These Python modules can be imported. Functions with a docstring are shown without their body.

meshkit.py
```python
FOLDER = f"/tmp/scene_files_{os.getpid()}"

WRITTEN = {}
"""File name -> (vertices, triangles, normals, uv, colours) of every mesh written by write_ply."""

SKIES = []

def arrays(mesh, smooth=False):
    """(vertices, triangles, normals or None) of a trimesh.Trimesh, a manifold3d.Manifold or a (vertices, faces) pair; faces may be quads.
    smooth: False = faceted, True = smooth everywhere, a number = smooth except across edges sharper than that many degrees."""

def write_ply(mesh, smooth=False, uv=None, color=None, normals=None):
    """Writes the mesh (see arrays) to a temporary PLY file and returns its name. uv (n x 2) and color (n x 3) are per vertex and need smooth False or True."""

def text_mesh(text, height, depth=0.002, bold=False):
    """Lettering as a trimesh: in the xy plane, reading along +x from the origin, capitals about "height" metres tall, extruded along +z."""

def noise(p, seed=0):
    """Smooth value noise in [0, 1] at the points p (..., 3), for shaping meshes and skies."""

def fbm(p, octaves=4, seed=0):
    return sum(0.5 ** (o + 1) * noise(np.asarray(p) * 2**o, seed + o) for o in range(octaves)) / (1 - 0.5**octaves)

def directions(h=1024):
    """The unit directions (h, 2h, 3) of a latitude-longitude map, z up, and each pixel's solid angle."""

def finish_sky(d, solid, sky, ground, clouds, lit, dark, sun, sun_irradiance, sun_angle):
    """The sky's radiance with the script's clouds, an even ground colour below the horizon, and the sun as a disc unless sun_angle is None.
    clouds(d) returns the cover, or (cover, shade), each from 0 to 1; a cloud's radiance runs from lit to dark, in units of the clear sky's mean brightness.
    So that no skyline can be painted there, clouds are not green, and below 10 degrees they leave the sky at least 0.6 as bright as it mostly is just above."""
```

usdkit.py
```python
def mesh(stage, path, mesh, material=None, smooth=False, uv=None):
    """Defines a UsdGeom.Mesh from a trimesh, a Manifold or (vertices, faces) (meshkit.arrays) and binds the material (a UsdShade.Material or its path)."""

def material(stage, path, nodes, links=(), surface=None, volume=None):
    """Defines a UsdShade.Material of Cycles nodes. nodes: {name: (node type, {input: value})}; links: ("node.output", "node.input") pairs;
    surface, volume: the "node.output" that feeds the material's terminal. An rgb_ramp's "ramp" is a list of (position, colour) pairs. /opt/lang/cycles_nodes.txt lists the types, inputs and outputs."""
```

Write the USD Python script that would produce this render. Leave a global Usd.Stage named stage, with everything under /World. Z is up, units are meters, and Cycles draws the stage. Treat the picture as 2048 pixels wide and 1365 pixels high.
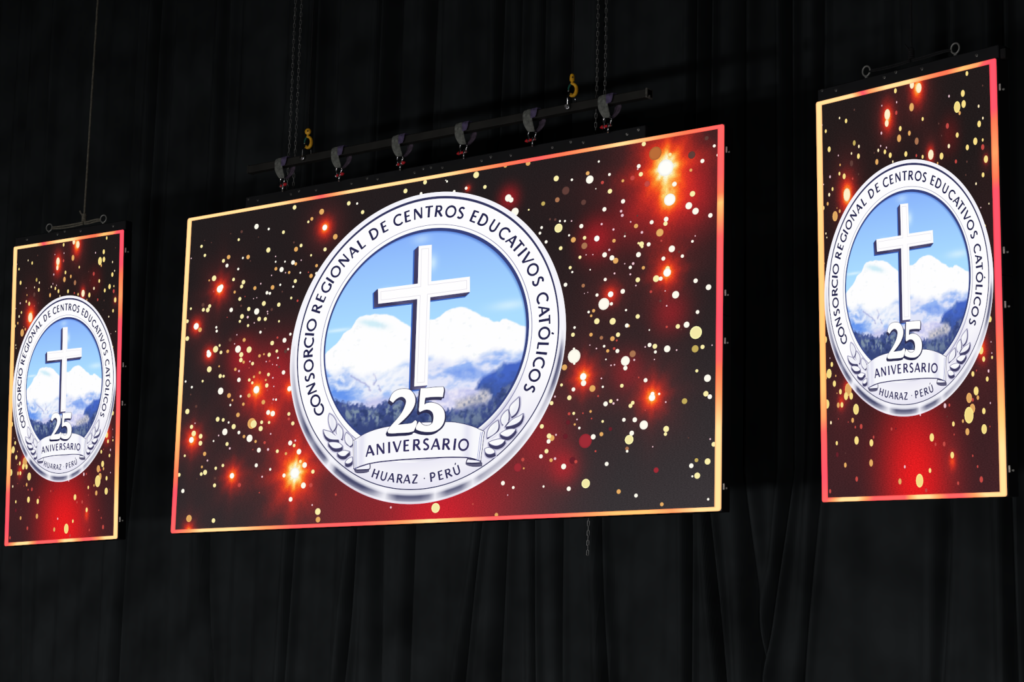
import math
import random
import numpy as np
import trimesh
from shapely import affinity
from shapely.geometry import LineString, Point, Polygon
from shapely.ops import unary_union
import meshkit
import usdkit
from pxr import Gf, Sdf, Usd, UsdGeom, UsdLux, UsdShade, Vt

stage = Usd.Stage.CreateInMemory()
UsdGeom.SetStageUpAxis(stage, UsdGeom.Tokens.z)
UsdGeom.SetStageMetersPerUnit(stage, 1.0)
UsdGeom.Xform.Define(stage, '/World')
T = Sdf.ValueTypeNames

# ---------------------------------------------------------------- camera
cam = UsdGeom.Camera.Define(stage, '/World/camera')
CAM_POS = np.array([7.497764, -8.681287, 1.812893])
CAM_ROT = np.array([[0.787344, 0.085335, 0.61058], [0.615979, -0.150148, -0.773321], [0.025686, 0.984974, -0.170782]])
cam.AddTransformOp().Set(Gf.Matrix4d(*[float(v) for c in range(3) for v in (*CAM_ROT[:, c], 0)], *[float(v) for v in CAM_POS], 1.0))
cam.CreateHorizontalApertureAttr(36.0)
cam.CreateVerticalApertureAttr(36.0 * 1365 / 2048)
cam.CreateFocalLengthAttr(4100 / 2048 * 36.0)
cam.CreateClippingRangeAttr(Gf.Vec2f(0.1, 200.0))
cam.CreateExposureAttr(0.0)

# ---------------------------------------------------------------- unseen lamps, out of view: low floods placed to light curtain and rigging, dim ceiling lamps
UNSEEN_FLOOD, UNSEEN_CEILING_LAMP = 74.0, 40.0
for i, lx in enumerate((-8.0, -4.6, -1.2, 2.2, 5.6, 9.0)):
    lamp = UsdLux.DiskLight.Define(stage, f'/World/unseen_floodlight_{i + 1:03d}')
    lamp.CreateRadiusAttr(0.45)
    lamp.CreateIntensityAttr(UNSEEN_FLOOD)
    lamp.CreateColorAttr(Gf.Vec3f(1.0, 0.99, 0.97))
    lamp.AddTranslateOp().Set(Gf.Vec3d(lx, -9.6, 0.6))
    lamp.AddRotateXOp().Set(47.0)
for i, (lx, ly) in enumerate([(x, y) for y in (-12.0, -17.0) for x in (-5.0, 1.0, 7.0)]):  # out of view, placed for highlights on the rigging metal
    lamp = UsdLux.DiskLight.Define(stage, f'/World/unseen_ceiling_lamp_{i + 1:03d}')
    lamp.CreateRadiusAttr(0.35)
    lamp.CreateIntensityAttr(UNSEEN_CEILING_LAMP)
    lamp.CreateColorAttr(Gf.Vec3f(1.0, 0.96, 0.90))
    lamp.AddTranslateOp().Set(Gf.Vec3d(lx, ly, 8.55))

# ---------------------------------------------------------------- helpers
used = {}


def numbered(parent, name):
    k = used.get((parent, name), 0)
    used[(parent, name)] = k + 1
    return name if k == 0 else f'{name}_{k:03d}'


def lin(c):
    c = np.asarray(c, float) / 255.0
    return np.where(c <= 0.04045, c / 12.92, ((c + 0.055) / 1.055) ** 2.4)


def tag(p, label=None, cat=None, group=None, kind=None):
    p = p.GetPrim() if hasattr(p, 'GetPrim') else p
    for k, v in (('label', label), ('category', cat), ('group', group), ('kind', kind)):
        if v:
            p.SetCustomDataByKey(k, v)
    return p


def thing(name, label, cat, loc=(0, 0, 0), group=None, matrix=None, rotz=0.0):
    x = UsdGeom.Xform.Define(stage, '/World/' + numbered('/World', name))
    if matrix is not None:
        x.AddTransformOp().Set(matrix)
    else:
        x.AddTranslateOp().Set(Gf.Vec3d(*[float(v) for v in loc]))
        if rotz:
            x.AddRotateZOp().Set(float(rotz))
    tag(x, label, cat, group)
    return str(x.GetPath())


def obj(name, mesh, mat, parent='/World', smooth=30, label=None, kind=None, col=None):
    path = parent + '/' + numbered(parent, name)
    m = usdkit.mesh(stage, path, mesh, LOOK[mat], smooth=False if col is not None else smooth)
    if col is not None:
        UsdGeom.PrimvarsAPI(m).CreatePrimvar('col', T.Color3fArray, 'vertex').Set(Vt.Vec3fArray.FromNumpy(np.ascontiguousarray(col, np.float32)))
    tag(m, label, kind=kind)
    return path


def group_xform(name, parent, loc=None, matrix=None):
    path = parent + '/' + numbered(parent, name)
    x = UsdGeom.Xform.Define(stage, path)
    if matrix is not None:
        x.AddTransformOp().Set(matrix)
    elif loc is not None:
        x.AddTranslateOp().Set(Gf.Vec3d(*[float(v) for v in loc]))
    return path


def join(*ms):
    return trimesh.util.concatenate([m for m in ms if m is not None])


def rbox(sx, sy, sz, c=(0, 0, 0), ch=0.004):
    pts = []
    for a in (-1, 1):
        for b in (-1, 1):
            for d in (-1, 1):
                h = np.array([a * sx / 2, b * sy / 2, d * sz / 2])
                for k in range(3):
                    q = h.copy()
                    q -= np.array([a, b, d]) * ch
                    q[k] = h[k]
                    pts.append(q)
    m = trimesh.Trimesh(np.array(pts)).convex_hull
    m.apply_translation(c)
    return m


def tube(path, r, sides=8, closed=False, caps=True):
    p = np.asarray(path, float)
    n = len(p)
    r = np.broadcast_to(r, (n,))
    t = (np.roll(p, -1, 0) - np.roll(p, 1, 0)) if closed else np.gradient(p, axis=0)
    t /= np.linalg.norm(t, axis=1, keepdims=True) + 1e-12
    ref = np.array([0.0, 0.0, 1.0]) if abs(t[0, 2]) < 0.9 else np.array([1.0, 0, 0])
    a = np.cross(t[0], ref)
    a /= np.linalg.norm(a)
    frames = []
    for i in range(n):
        a = a - t[i] * np.dot(a, t[i])
        a /= np.linalg.norm(a) + 1e-12
        frames.append((a.copy(), np.cross(t[i], a)))
    ang = np.arange(sides) * 2 * np.pi / sides
    v = np.vstack([p[i] + r[i] * (np.cos(ang)[:, None] * frames[i][0] + np.sin(ang)[:, None] * frames[i][1]) for i in range(n)])
    f = []
    for i in range(n if closed else n - 1):
        j = (i + 1) % n
        for k in range(sides):
            l = (k + 1) % sides
            f += [(i * sides + k, i * sides + l, j * sides + l), (i * sides + k, j * sides + l, j * sides + k)]
    if caps and not closed:
        for e, flip in ((0, True), (n - 1, False)):
            c = len(v)
            v = np.vstack([v, p[e]])
            for k in range(sides):
                l = (k + 1) % sides
                f.append((c, e * sides + l, e * sides + k) if flip else (c, e * sides + k, e * sides + l))
    return trimesh.Trimesh(v, np.array(f), process=False)


def cyl(a, b, r, sides=14, r2=None):
    a, b = np.asarray(a, float), np.asarray(b, float)
    d = (b - a) / np.linalg.norm(b - a)
    e = 0.15 * min(r, np.linalg.norm(b - a))
    r2 = r if r2 is None else r2
    return tube([a, a + d * e * 0.02, a + d * e, b - d * e, b - d * e * 0.02, b], [r * 0.85, r * 0.86, r, r2, r2 * 0.86, r2 * 0.85], sides)


def strap(center, wvec, tvec, ripple=0.0, seed=0, n=20):
    """A flat webbing strap: at each station an oval of half width wvec and half thickness tvec, with pleats along it."""
    center, wvec, tvec = (np.asarray(q, float) for q in (center, wvec, tvec))
    s = np.linspace(0, len(center) - 1, 26)
    i = np.arange(len(center))
    C, W, H = (np.stack([np.interp(s, i, q[:, k]) for k in range(3)], 1) for q in (center, wvec, tvec))
    ker = np.array([1, 2, 3, 2, 1.0]) / 9
    for q in (C, W, H):
        for k in range(3):
            q[:, k] = np.convolve(np.pad(q[:, k], 2, mode='edge'), ker, 'valid')
    ang = np.arange(n) * 2 * np.pi / n
    c, sn = np.cos(ang), np.sin(ang)
    rng = np.random.default_rng(seed)
    pl = 1 + ripple * np.sin(ang * 5 + rng.uniform(0, 6)) * np.abs(sn) + ripple * 0.7 * np.sin(ang * 9 + rng.uniform(0, 6)) * np.abs(sn)
    v = (C[:, None] + W[:, None] * c[None, :, None] + H[:, None] * (sn * pl)[None, :, None]).reshape(-1, 3)
    f = []
    m = len(C)
    for a in range(m - 1):
        for k in range(n):
            l = (k + 1) % n
            f += [(a * n + k, a * n + l, (a + 1) * n + l), (a * n + k, (a + 1) * n + l, (a + 1) * n + k)]
    for e in (0, m - 1):
        ci = len(v)
        v = np.vstack([v, C[e]])
        for k in range(n):
            l = (k + 1) % n
            f.append((ci, e * n + l, e * n + k) if e == 0 else (ci, e * n + k, e * n + l))
    return trimesh.Trimesh(v, np.array(f), process=False)


# ---------------------------------------------------------------- materials
LOOK = {}


def simple(name, color, rough=0.5, metallic=0.0, spec=0.5, noise=0.0, nscale=30.0, bump=0.0, bscale=200.0):
    nodes = {'p': ('principled_bsdf', {'base_color': tuple(lin(color)), 'roughness': rough, 'metallic': metallic, 'specular_ior_level': spec})}
    links = []
    if noise or bump:
        nodes['tc'] = ('texture_coordinate', {})
    if noise:
        c = np.asarray(color, float)
        nodes['n'] = ('noise_texture', {'scale': nscale, 'detail': 3.0})
        nodes['r'] = ('rgb_ramp', {'ramp': [(0.3, tuple(lin(np.clip(c * (1 - noise), 0, 255)))), (0.7, tuple(lin(np.clip(c * (1 + noise), 0, 255))))]})
        links += [('tc.object', 'n.vector'), ('n.fac', 'r.fac'), ('r.color', 'p.base_color')]
    if bump:
        nodes['bn'] = ('noise_texture', {'scale': bscale, 'detail': 2.0})
        nodes['b'] = ('bump', {'strength': bump, 'distance': 0.002})
        links += [('tc.object', 'bn.vector'), ('bn.fac', 'b.height'), ('b.normal', 'p.normal')]
    LOOK[name] = usdkit.material(stage, '/World/Looks/' + name, nodes, links, surface='p.BSDF')


simple('drape_cloth', (37, 40, 42), 0.95, spec=0.05, noise=0.18, nscale=3.0)
simple('floor_paint', (52, 50, 48), 0.6, noise=0.1, nscale=4.0)
simple('hall_plaster', (40, 40, 42), 0.9, noise=0.06, nscale=2.0)
simple('cabinet_black', (20, 20, 22), 0.55, spec=0.3, bump=0.15, bscale=400)
simple('header_black', (20, 21, 25), 0.6, spec=0.3, noise=0.12, nscale=12)
simple('bolt_steel', (190, 190, 190), 0.3, 1.0)
simple('latch_steel', (205, 203, 198), 0.5, 0.1, noise=0.1, nscale=80)
simple('pole_paint', (36, 35, 33), 0.6, spec=0.3, noise=0.2, nscale=9)
simple('sling_grey', (110, 112, 108), 0.9, spec=0.1, noise=0.2, nscale=60, bump=0.5, bscale=500)
simple('sling_purple', (92, 82, 114), 0.9, spec=0.1, noise=0.2, nscale=60, bump=0.5, bscale=500)
simple('sling_violet', (92, 80, 96), 0.9, spec=0.1, noise=0.2, nscale=60, bump=0.5, bscale=500)
simple('zinc_steel', (225, 225, 230), 0.2, 1.0, noise=0.08, nscale=60)
simple('ring_steel', (132, 132, 130), 0.45, 0.35)
simple('plate_paint', (86, 84, 80), 0.6, spec=0.3, noise=0.2, nscale=60)
simple('pin_red', (205, 24, 38), 0.45)
simple('hook_yellow', (250, 172, 30), 0.5, noise=0.12, nscale=40)
simple('latch_green', (6, 92, 78), 0.5)
simple('chain_steel', (150, 150, 150), 0.42, 0.85, noise=0.15, nscale=90)
simple('rope_grey', (106, 102, 92), 0.9, spec=0.1, noise=0.15, nscale=90, bump=0.6, bscale=350)
simple('rope_black', (34, 34, 36), 0.9, spec=0.1, noise=0.15, nscale=90)
simple('girder_paint', (60, 60, 62), 0.7, noise=0.1, nscale=5)

# what the LED screens show, as vertex colours; the backdrop has hall light painted in
LOOK['screen_content'] = usdkit.material(stage, '/World/Looks/screen_content', {
    'a': ('attribute', {'attribute': 'col'}), 'e': ('emission', {'strength': 1.0})}, [('a.color', 'e.color')], surface='e.emission')
LOOK['screen_backdrop'] = usdkit.material(stage, '/World/Looks/screen_backdrop', {
    'a': ('attribute', {'attribute': 'col'}), 'tc': ('texture_coordinate', {}),
    'mp': ('mapping', {'mapping_type': 'point', 'scale': (90.0, 330.0, 1.0)}),
    'n': ('noise_texture', {'scale': 1.0, 'detail': 1.0}),
    'r': ('rgb_ramp', {'ramp': [(0.25, (0.72, 0.72, 0.72)), (0.75, (1.28, 1.28, 1.28))]}),
    'x': ('mix', {'mix_type': 'multiply', 'fac': 1.0}),
    'e': ('emission', {'strength': 1.0})},
    [('tc.object', 'mp.vector'), ('mp.vector', 'n.vector'), ('n.fac', 'r.fac'), ('a.color', 'x.color1'), ('r.color', 'x.color2'), ('x.color', 'e.color')], surface='e.emission')

# ---------------------------------------------------------------- the hall: floor, ceiling, back wall, roof girder
def struct(name, mesh, mat):
    p = obj(name, mesh, mat)
    tag(stage.GetPrimAtPath(p), kind='structure')


struct('floor', rbox(26, 30, 0.1, (0, -12.0, -0.05), 0.005), 'floor_paint')
struct('ceiling', rbox(26, 30, 0.1, (0, -12.0, 8.75), 0.005), 'hall_plaster')
struct('wall_back', rbox(26, 0.2, 8.7, (0, 2.4, 4.35), 0.005), 'hall_plaster')
struct('wall_left', rbox(0.2, 29.8, 8.7, (-12.0, -12.2, 4.35), 0.005), 'hall_plaster')
struct('wall_right', rbox(0.2, 29.8, 8.7, (12.0, -12.2, 4.35), 0.005), 'hall_plaster')
gird = join(rbox(22, 0.5, 0.03, (0, 0.1, 8.315), 0.004), rbox(22, 0.03, 0.34, (0, 0.1, 8.5), 0.004), rbox(22, 0.5, 0.03, (0, 0.1, 8.685), 0.004))
struct('trim_1', gird, 'girder_paint')

# ---------------------------------------------------------------- measured outlines and dot positions (thousandths of a metre or of the emblem's radius)
MAIN_SPARKS = """-1381 871 18 w -1274 842 9 w -1510 854 10 d -1606 853 4 d -1361 802 4 d -1147 807 12 y -1532 806 10 y -1863 802 11 y -1828 740 11 y -1776 816 4 d -1838 837 4 d -1952 735 5 p -1614 705 15 o -1658 686 13 y -1624 652 13 w -1487 685 8 w -1442 686 15 o -1421 659 5 d -1523 619 9 w -1269 710 17 y -1205 663 5 p -1201 629 7 w -1122 621 7 w -1054 608 15 w -1031 597 11 o -1055 733 7 d -1034 688 16 o -993 706 12 y -906 636 8 y -793 659 13 y -802 794 19 W -834 895 19 o -913 861 12 o -941 846 9 y -1062 951 15 y -714 727 18 o -987 615 5 p -1197 585 12 o -1148 575 17 w -1083 550 10 o -1114 552 5 p -989 538 7 w -1232 548 5 p -1734 583 19 y -1777 574 7 o -1678 509 24 W -1664 520 18 W -1732 500 7 r -1560 557 12 y -1472 531 15 y -1486 505 13 y -1370 483 13 o -1545 476 10 o -1321 506 6 p -1218 472 15 o -1153 481 8 w -1263 443 12 w -1238 437 10 w -1134 437 6 d -1496 428 13 y -1452 439 4 r -1377 418 4 p -1350 421 4 p -1028 491 13 y -1043 458 8 w -1056 390 9 y -857 567 11 o -899 509 14 o -855 520 10 w -922 534 5 r -1286 379 16 y -1158 359 14 y -1002 368 8 r -1761 409 13 y -1776 386 16 y -1816 391 13 y -1822 423 13 d -1930 409 9 y -1567 366 15 w -1414 357 14 y -1344 335 21 w -1252 326 6 p -1250 312 5 p -1217 335 10 d -1470 316 16 y -1486 287 10 y -1600 323 4 r -1420 307 9 p -1483 384 8 d -1361 266 5 p -1320 286 15 y -1267 281 13 y -1413 254 10 y -1267 222 5 d -1150 256 8 y -1872 291 22 W -1837 266 16 o -1957 331 13 y -1948 220 16 y -1691 268 9 w -1686 244 10 w -1303 203 10 w -1507 205 5 p -1441 167 13 o -1564 179 13 d -1739 190 3 d -1049 168 10 w -1096 135 16 w -1199 127 15 y -1157 157 8 r -1688 130 22 y -1654 151 9 y -1744 102 20 W -1751 118 14 W -1639 106 12 y -1580 108 12 o -1523 150 5 p -1490 114 24 w -1394 103 21 y -1460 77 17 y -1461 44 15 y -1436 29 10 o -1220 57 14 y -1157 74 11 y -1084 67 12 d -1062 78 8 w -1302 57 11 o -1265 64 7 o -1144 32 7 w -1383 29 6 p -1358 14 12 y -1214 18 8 r -1243 17 5 p -1188 -5 4 p -1153 -11 5 p -1735 8 20 y -1649 20 7 o -1635 -42 14 y -1605 -45 10 y -1789 -62 9 y -1942 -53 8 w -1505 -10 11 o -1473 -23 8 p -1386 -10 5 r -1293 -47 10 o -1218 -64 12 y -1092 -61 14 w -1469 -78 15 w -1380 -85 11 y -1341 -69 9 o -1239 -96 8 o -1180 -87 6 p -1352 -105 10 y -1132 -24 7 d -1883 -93 9 w -1891 -139 6 d -1624 -136 23 w -1549 -169 16 o -1517 -200 8 o -1533 -229 8 w -1447 -181 9 w -1421 -231 11 o -1836 -217 10 d -1912 -244 18 y -1463 -294 15 o -1376 -181 14 o -1314 -150 24 W -1228 -130 14 y -1169 -140 5 p -1036 -164 17 W -1251 -230 15 o -1168 -219 7 p -1144 -222 8 w -1177 -242 6 r -1221 -160 6 r -1638 -310 16 y -1589 -317 12 y -1540 -336 8 w -1495 -364 17 y -1447 -403 12 w -1569 -392 22 w -1623 -411 6 p -1664 -443 7 w -1545 -468 13 y -1520 -496 8 p -1867 -343 14 y -1844 -386 19 y -1861 -425 20 W -1781 -407 16 y -1780 -450 16 y -1838 -322 5 p -1341 -354 34 o -1324 -359 24 y -1353 -444 24 w -1402 -430 11 o -1257 -352 12 y -1194 -357 10 y -1263 -390 17 y -1301 -466 10 o -1205 -296 16 w -1166 -305 18 w -1194 -322 6 r -1177 -427 6 p -1224 -477 10 r -1321 -514 4 r -1269 -520 16 w -1193 -520 9 p -1114 -535 12 y -1042 -553 10 o -1032 -316 12 y -1031 -346 10 r -996 -375 13 y -1010 -491 16 w -977 -508 11 y -970 -479 7 p -935 -547 18 w -920 -606 11 y -884 -629 18 w -961 -673 34 W -1049 -683 13 w -815 -671 13 y -887 -749 19 w -828 -750 14 r -986 -827 15 w -625 -813 8 r -1285 -611 13 w -1166 -641 9 w -1232 -682 7 p -1249 -777 5 r -1488 -665 18 W -1572 -598 11 y -1633 -612 11 y -1422 -724 14 r -1636 -674 9 d -1636 -717 13 y -1738 -518 14 o -1710 -561 7 p -1756 -598 9 o -1725 -633 17 y -1758 -642 12 y -1796 -670 4 d -1914 -521 9 y -1956 -638 13 y -1914 -740 14 w -1847 -912 23 o -1630 -932 15 y -762 -907 21 y -758 -954 18 o -810 -867 6 p 1208 913 7 w 1135 858 12 o 1150 821 24 w 923 858 17 y 1030 836 8 w 1280 831 9 w 989 781 24 d 933 737 15 e 1111 700 16 d 1192 764 4 w 1234 793 10 r 1285 738 14 y 1264 732 4 d 1368 784 9 o 1372 671 13 w 1251 643 13 w 1360 619 8 p 1368 595 9 p 1470 850 12 w 1463 835 5 p 1484 804 13 y 1430 791 14 r 1525 746 17 r 1500 967 13 y 1574 905 38 h 1668 885 10 y 1641 817 47 W 1698 721 14 w 1670 641 34 W 1811 654 16 y 1789 593 20 w 1831 559 19 w 1922 525 13 w 1799 782 9 o 1870 821 12 w 1942 891 9 w 1894 940 12 d 1803 863 21 d 1964 839 8 w 1649 539 14 w 1645 516 13 y 1610 472 22 o 1558 534 12 w 1465 581 5 d 1423 553 5 p 1458 526 13 o 1496 487 8 p 1388 495 5 d 1387 479 6 w 1312 525 7 p 1234 564 7 p 1100 569 13 w 886 634 7 d 922 628 8 d 955 615 7 w 989 611 7 w 1033 606 5 p 946 577 26 y 1019 528 7 w 1048 500 16 o 1123 502 11 y 1205 488 17 W 1317 463 11 o 1122 458 19 e 964 463 12 y 1495 424 15 y 1476 431 7 y 1499 410 9 y 1541 417 12 w 1620 427 6 r 1814 401 8 w 1830 428 4 p 1687 376 19 w 1287 417 7 p 1258 393 15 w 1135 407 4 p 1180 403 4 p 1095 398 10 y 1477 369 15 w 1753 330 10 w 1732 355 6 d 1635 330 12 w 1306 371 15 w 1330 353 17 o 1443 325 8 p 1389 330 4 p 1426 306 10 w 1509 295 10 o 1031 348 10 y 1046 322 7 w 1165 322 5 w 1324 285 6 p 1426 269 6 p 1660 253 23 W 1662 275 13 y 1591 228 19 y 1620 225 12 w 1475 234 14 y 1463 205 5 p 1265 258 10 w 1836 191 13 w 1915 149 16 w 1002 257 12 w 1120 240 11 e 1559 162 8 r 1648 157 4 p 1714 130 21 w 1302 174 17 W 1380 182 14 w 1213 179 10 w 1259 126 34 w 1308 122 10 w 1129 196 3 p 1151 200 3 p 1160 92 8 w 1192 96 10 o 1177 70 8 o 1403 79 7 w 1850 26 11 w 1478 38 13 y 1659 77 5 p 1619 107 7 d 1069 16 8 w 1059 -22 12 y 1215 37 17 y 1318 27 19 y 1410 -4 12 w 1421 -7 8 o 1178 -32 11 o 1246 -55 11 e 1354 -48 13 y 1318 -66 14 o 1346 -78 6 r 1266 -102 8 w 1215 -110 5 p 1172 -88 4 p 1289 -129 10 o 1330 -120 8 r 1352 -135 12 w 1449 -158 19 e 1460 -191 6 p 1279 -174 5 w 1312 -208 5 p 1334 -207 5 p 1404 -192 27 w 1405 -230 13 w 1070 -140 40 w 1068 -100 8 w 1072 -179 8 w 1007 -195 17 o 1553 -41 5 w 1661 -34 7 r 1730 -38 13 y 1751 -56 5 d 1784 -34 17 w 1841 -80 35 y 1837 -164 20 q 1882 -158 12 y 1939 -154 4 p 1556 -120 12 w 1589 -130 14 y 1593 -160 9 w 1528 -128 5 p 1666 -150 19 w 1724 -161 5 p 1587 -199 4 p 1133 -255 20 W 1136 -290 17 w 1194 -323 19 o 1070 -319 12 w 1251 -273 5 p 1262 -319 7 w 1384 -322 11 y 1490 -286 5 r 1534 -304 12 w 1576 -398 19 W 1579 -379 12 W 1620 -382 7 w 1661 -427 5 p 990 -289 9 y 947 -349 6 p 1044 -362 14 y 926 -383 12 y 1282 -411 14 w 1315 -399 11 y 1332 -412 7 p 1357 -395 6 p 1232 -366 6 r 1455 -417 11 y 1441 -432 12 y 1534 -461 4 r 1776 -430 16 q 1849 -279 9 y 1914 -322 20 w 1905 -401 15 y 1929 -418 13 w 1075 -448 9 y 1044 -448 9 r 1185 -445 8 o 1265 -503 8 y 1097 -482 5 p 1083 -508 7 o 1114 -529 8 w 1192 -483 5 r 1401 -503 11 w 1470 -507 14 w 1527 -538 25 w 1452 -576 14 w 1436 -609 26 y 1666 -567 17 y 1662 -593 10 y 1423 -655 11 e 1425 -669 8 w 1154 -600 40 R 1206 -581 15 w 1258 -570 12 o 1315 -546 11 D 1022 -568 15 D 864 -505 13 y 914 -560 15 y 933 -572 17 o 912 -589 13 w 960 -556 6 p 899 -641 13 y 863 -667 12 w 931 -691 11 o 957 -684 8 p 1016 -729 16 w 1073 -699 19 D 1095 -707 10 r 1222 -658 6 r 1296 -729 12 w 1163 -826 26 y 1053 -849 13 w 885 -830 7 w 1375 -877 13 o 1485 -902 11 w 1645 -953 11 o 1607 -776 15 R 1852 -737 11 q 1919 -747 17 y 1822 -764 13 w 1858 -816 17 y 1829 -818 6 w 1955 -662 13 y 1802 -620 4 d 1933 -634 5 p 1584 -654 4 p 1925 -938 7 w 1135 -451 5 r 1038 -494 13 D 422 878 12 y -171 934 15 y 286 889 10 w -50 902 10 w 198 881 10 w 592 792 22 w 613 778 16 w 642 706 25 w 837 728 13 q 738 706 6 y 831 594 9 w 820 564 9 w 864 510 10 w -547 908 8 w -615 918 14 y -501 850 13 y -23 966 14 y 143 948 7 w 133 956 4 w 356 957 20 y 725 973 16 o 565 982 13 o -197 -903 7 p 568 -971 12 o 98 -886 5 r 401 -906 6 r 135 -918 29 y 608 -800 13 w 680 -827 9 w 642 -866 4 p 706 -719 25 R 740 -678 11 r 748 -726 6 o"""
SIDE_SPARKS = """-173 855 27 W -181 812 18 W -73 853 11 r -67 904 6 p -233 904 5 p -244 770 8 p -78 961 13 y 106 971 20 W 181 947 25 W 97 863 21 o 67 740 13 o -47 726 19 o -32 772 13 y 145 694 18 e 215 794 10 y 501 874 7 p 693 961 12 y 646 872 17 y 851 887 5 d 583 814 28 y 652 821 19 y 608 783 10 o 806 795 8 w 846 735 7 w 807 712 16 y 839 634 8 y 578 682 13 y 763 635 18 y 488 638 11 w 680 614 14 y 837 601 14 r 477 735 14 r 386 755 5 d 413 695 5 d 295 615 25 W 408 598 17 y 206 613 10 y 138 625 8 r 24 643 14 y -149 653 14 y -208 675 12 y -190 694 6 p -255 708 6 p -282 689 9 w -329 681 5 d -301 634 15 o -510 681 14 y -503 729 9 w -556 751 14 q -590 702 7 w -592 653 16 d -745 706 5 p -726 657 7 o -852 747 15 y -723 892 7 w -647 870 12 y -549 916 6 d -889 842 10 y -935 877 7 p -735 614 10 y -847 608 8 p -680 596 15 y -582 576 7 r -513 592 6 d -652 502 33 W -819 544 10 y -860 519 10 w -880 475 10 o -925 576 4 p -931 458 11 y -771 445 4 o -795 406 26 o -739 427 10 o 867 542 18 y 834 472 12 y 761 437 7 w 558 559 10 r 672 548 6 d 657 487 5 d 887 334 5 w 803 323 4 p 365 568 7 o -121 619 7 w -906 328 6 w -896 307 5 w -938 180 9 y 868 -195 15 y -934 -200 18 y 839 234 9 y -882 -294 4 p -861 -326 13 y -894 -370 24 y -938 -382 18 o -817 -384 6 o -834 -422 16 y -765 -464 14 y -806 -470 4 o -674 -457 32 o -701 -488 20 y -641 -490 18 y -925 -519 23 y -793 -529 14 o -750 -529 14 y -588 -556 27 y -795 -596 4 r -629 -608 13 o -680 -615 4 r -600 -642 7 r -533 -641 13 r -882 -612 9 w -588 -707 21 y -420 -723 18 y -394 -696 8 r -817 -714 11 y -814 -770 13 D -720 -765 4 d -722 -823 13 o -427 -819 18 o -594 -893 13 r -905 -947 11 r -192 -663 8 r -145 -663 5 D -55 -845 8 p -111 -913 15 o 102 -913 33 y 215 -868 12 y 170 -959 10 r 242 -715 20 y 279 -748 9 r 370 -749 12 r 452 -802 16 y 471 -659 12 y 476 -708 5 r 570 -649 9 o 633 -624 39 y 670 -595 23 o 613 -699 17 o 639 -545 24 o 675 -555 9 r 712 -516 21 y 728 -547 11 o 784 -692 23 y 785 -610 15 y 843 -682 4 r 852 -576 5 p 387 -572 12 p 433 -571 8 r 124 -605 7 p 683 -437 13 y 720 -423 5 r 827 -466 12 y 842 -430 8 p 796 -374 13 y 772 -333 19 y 881 -370 8 y 879 -350 4 p 874 -299 4 p 662 -810 6 r 709 -860 7 r 743 -919 15 r 506 -932 9 r 407 -623 4 d"""
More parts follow.
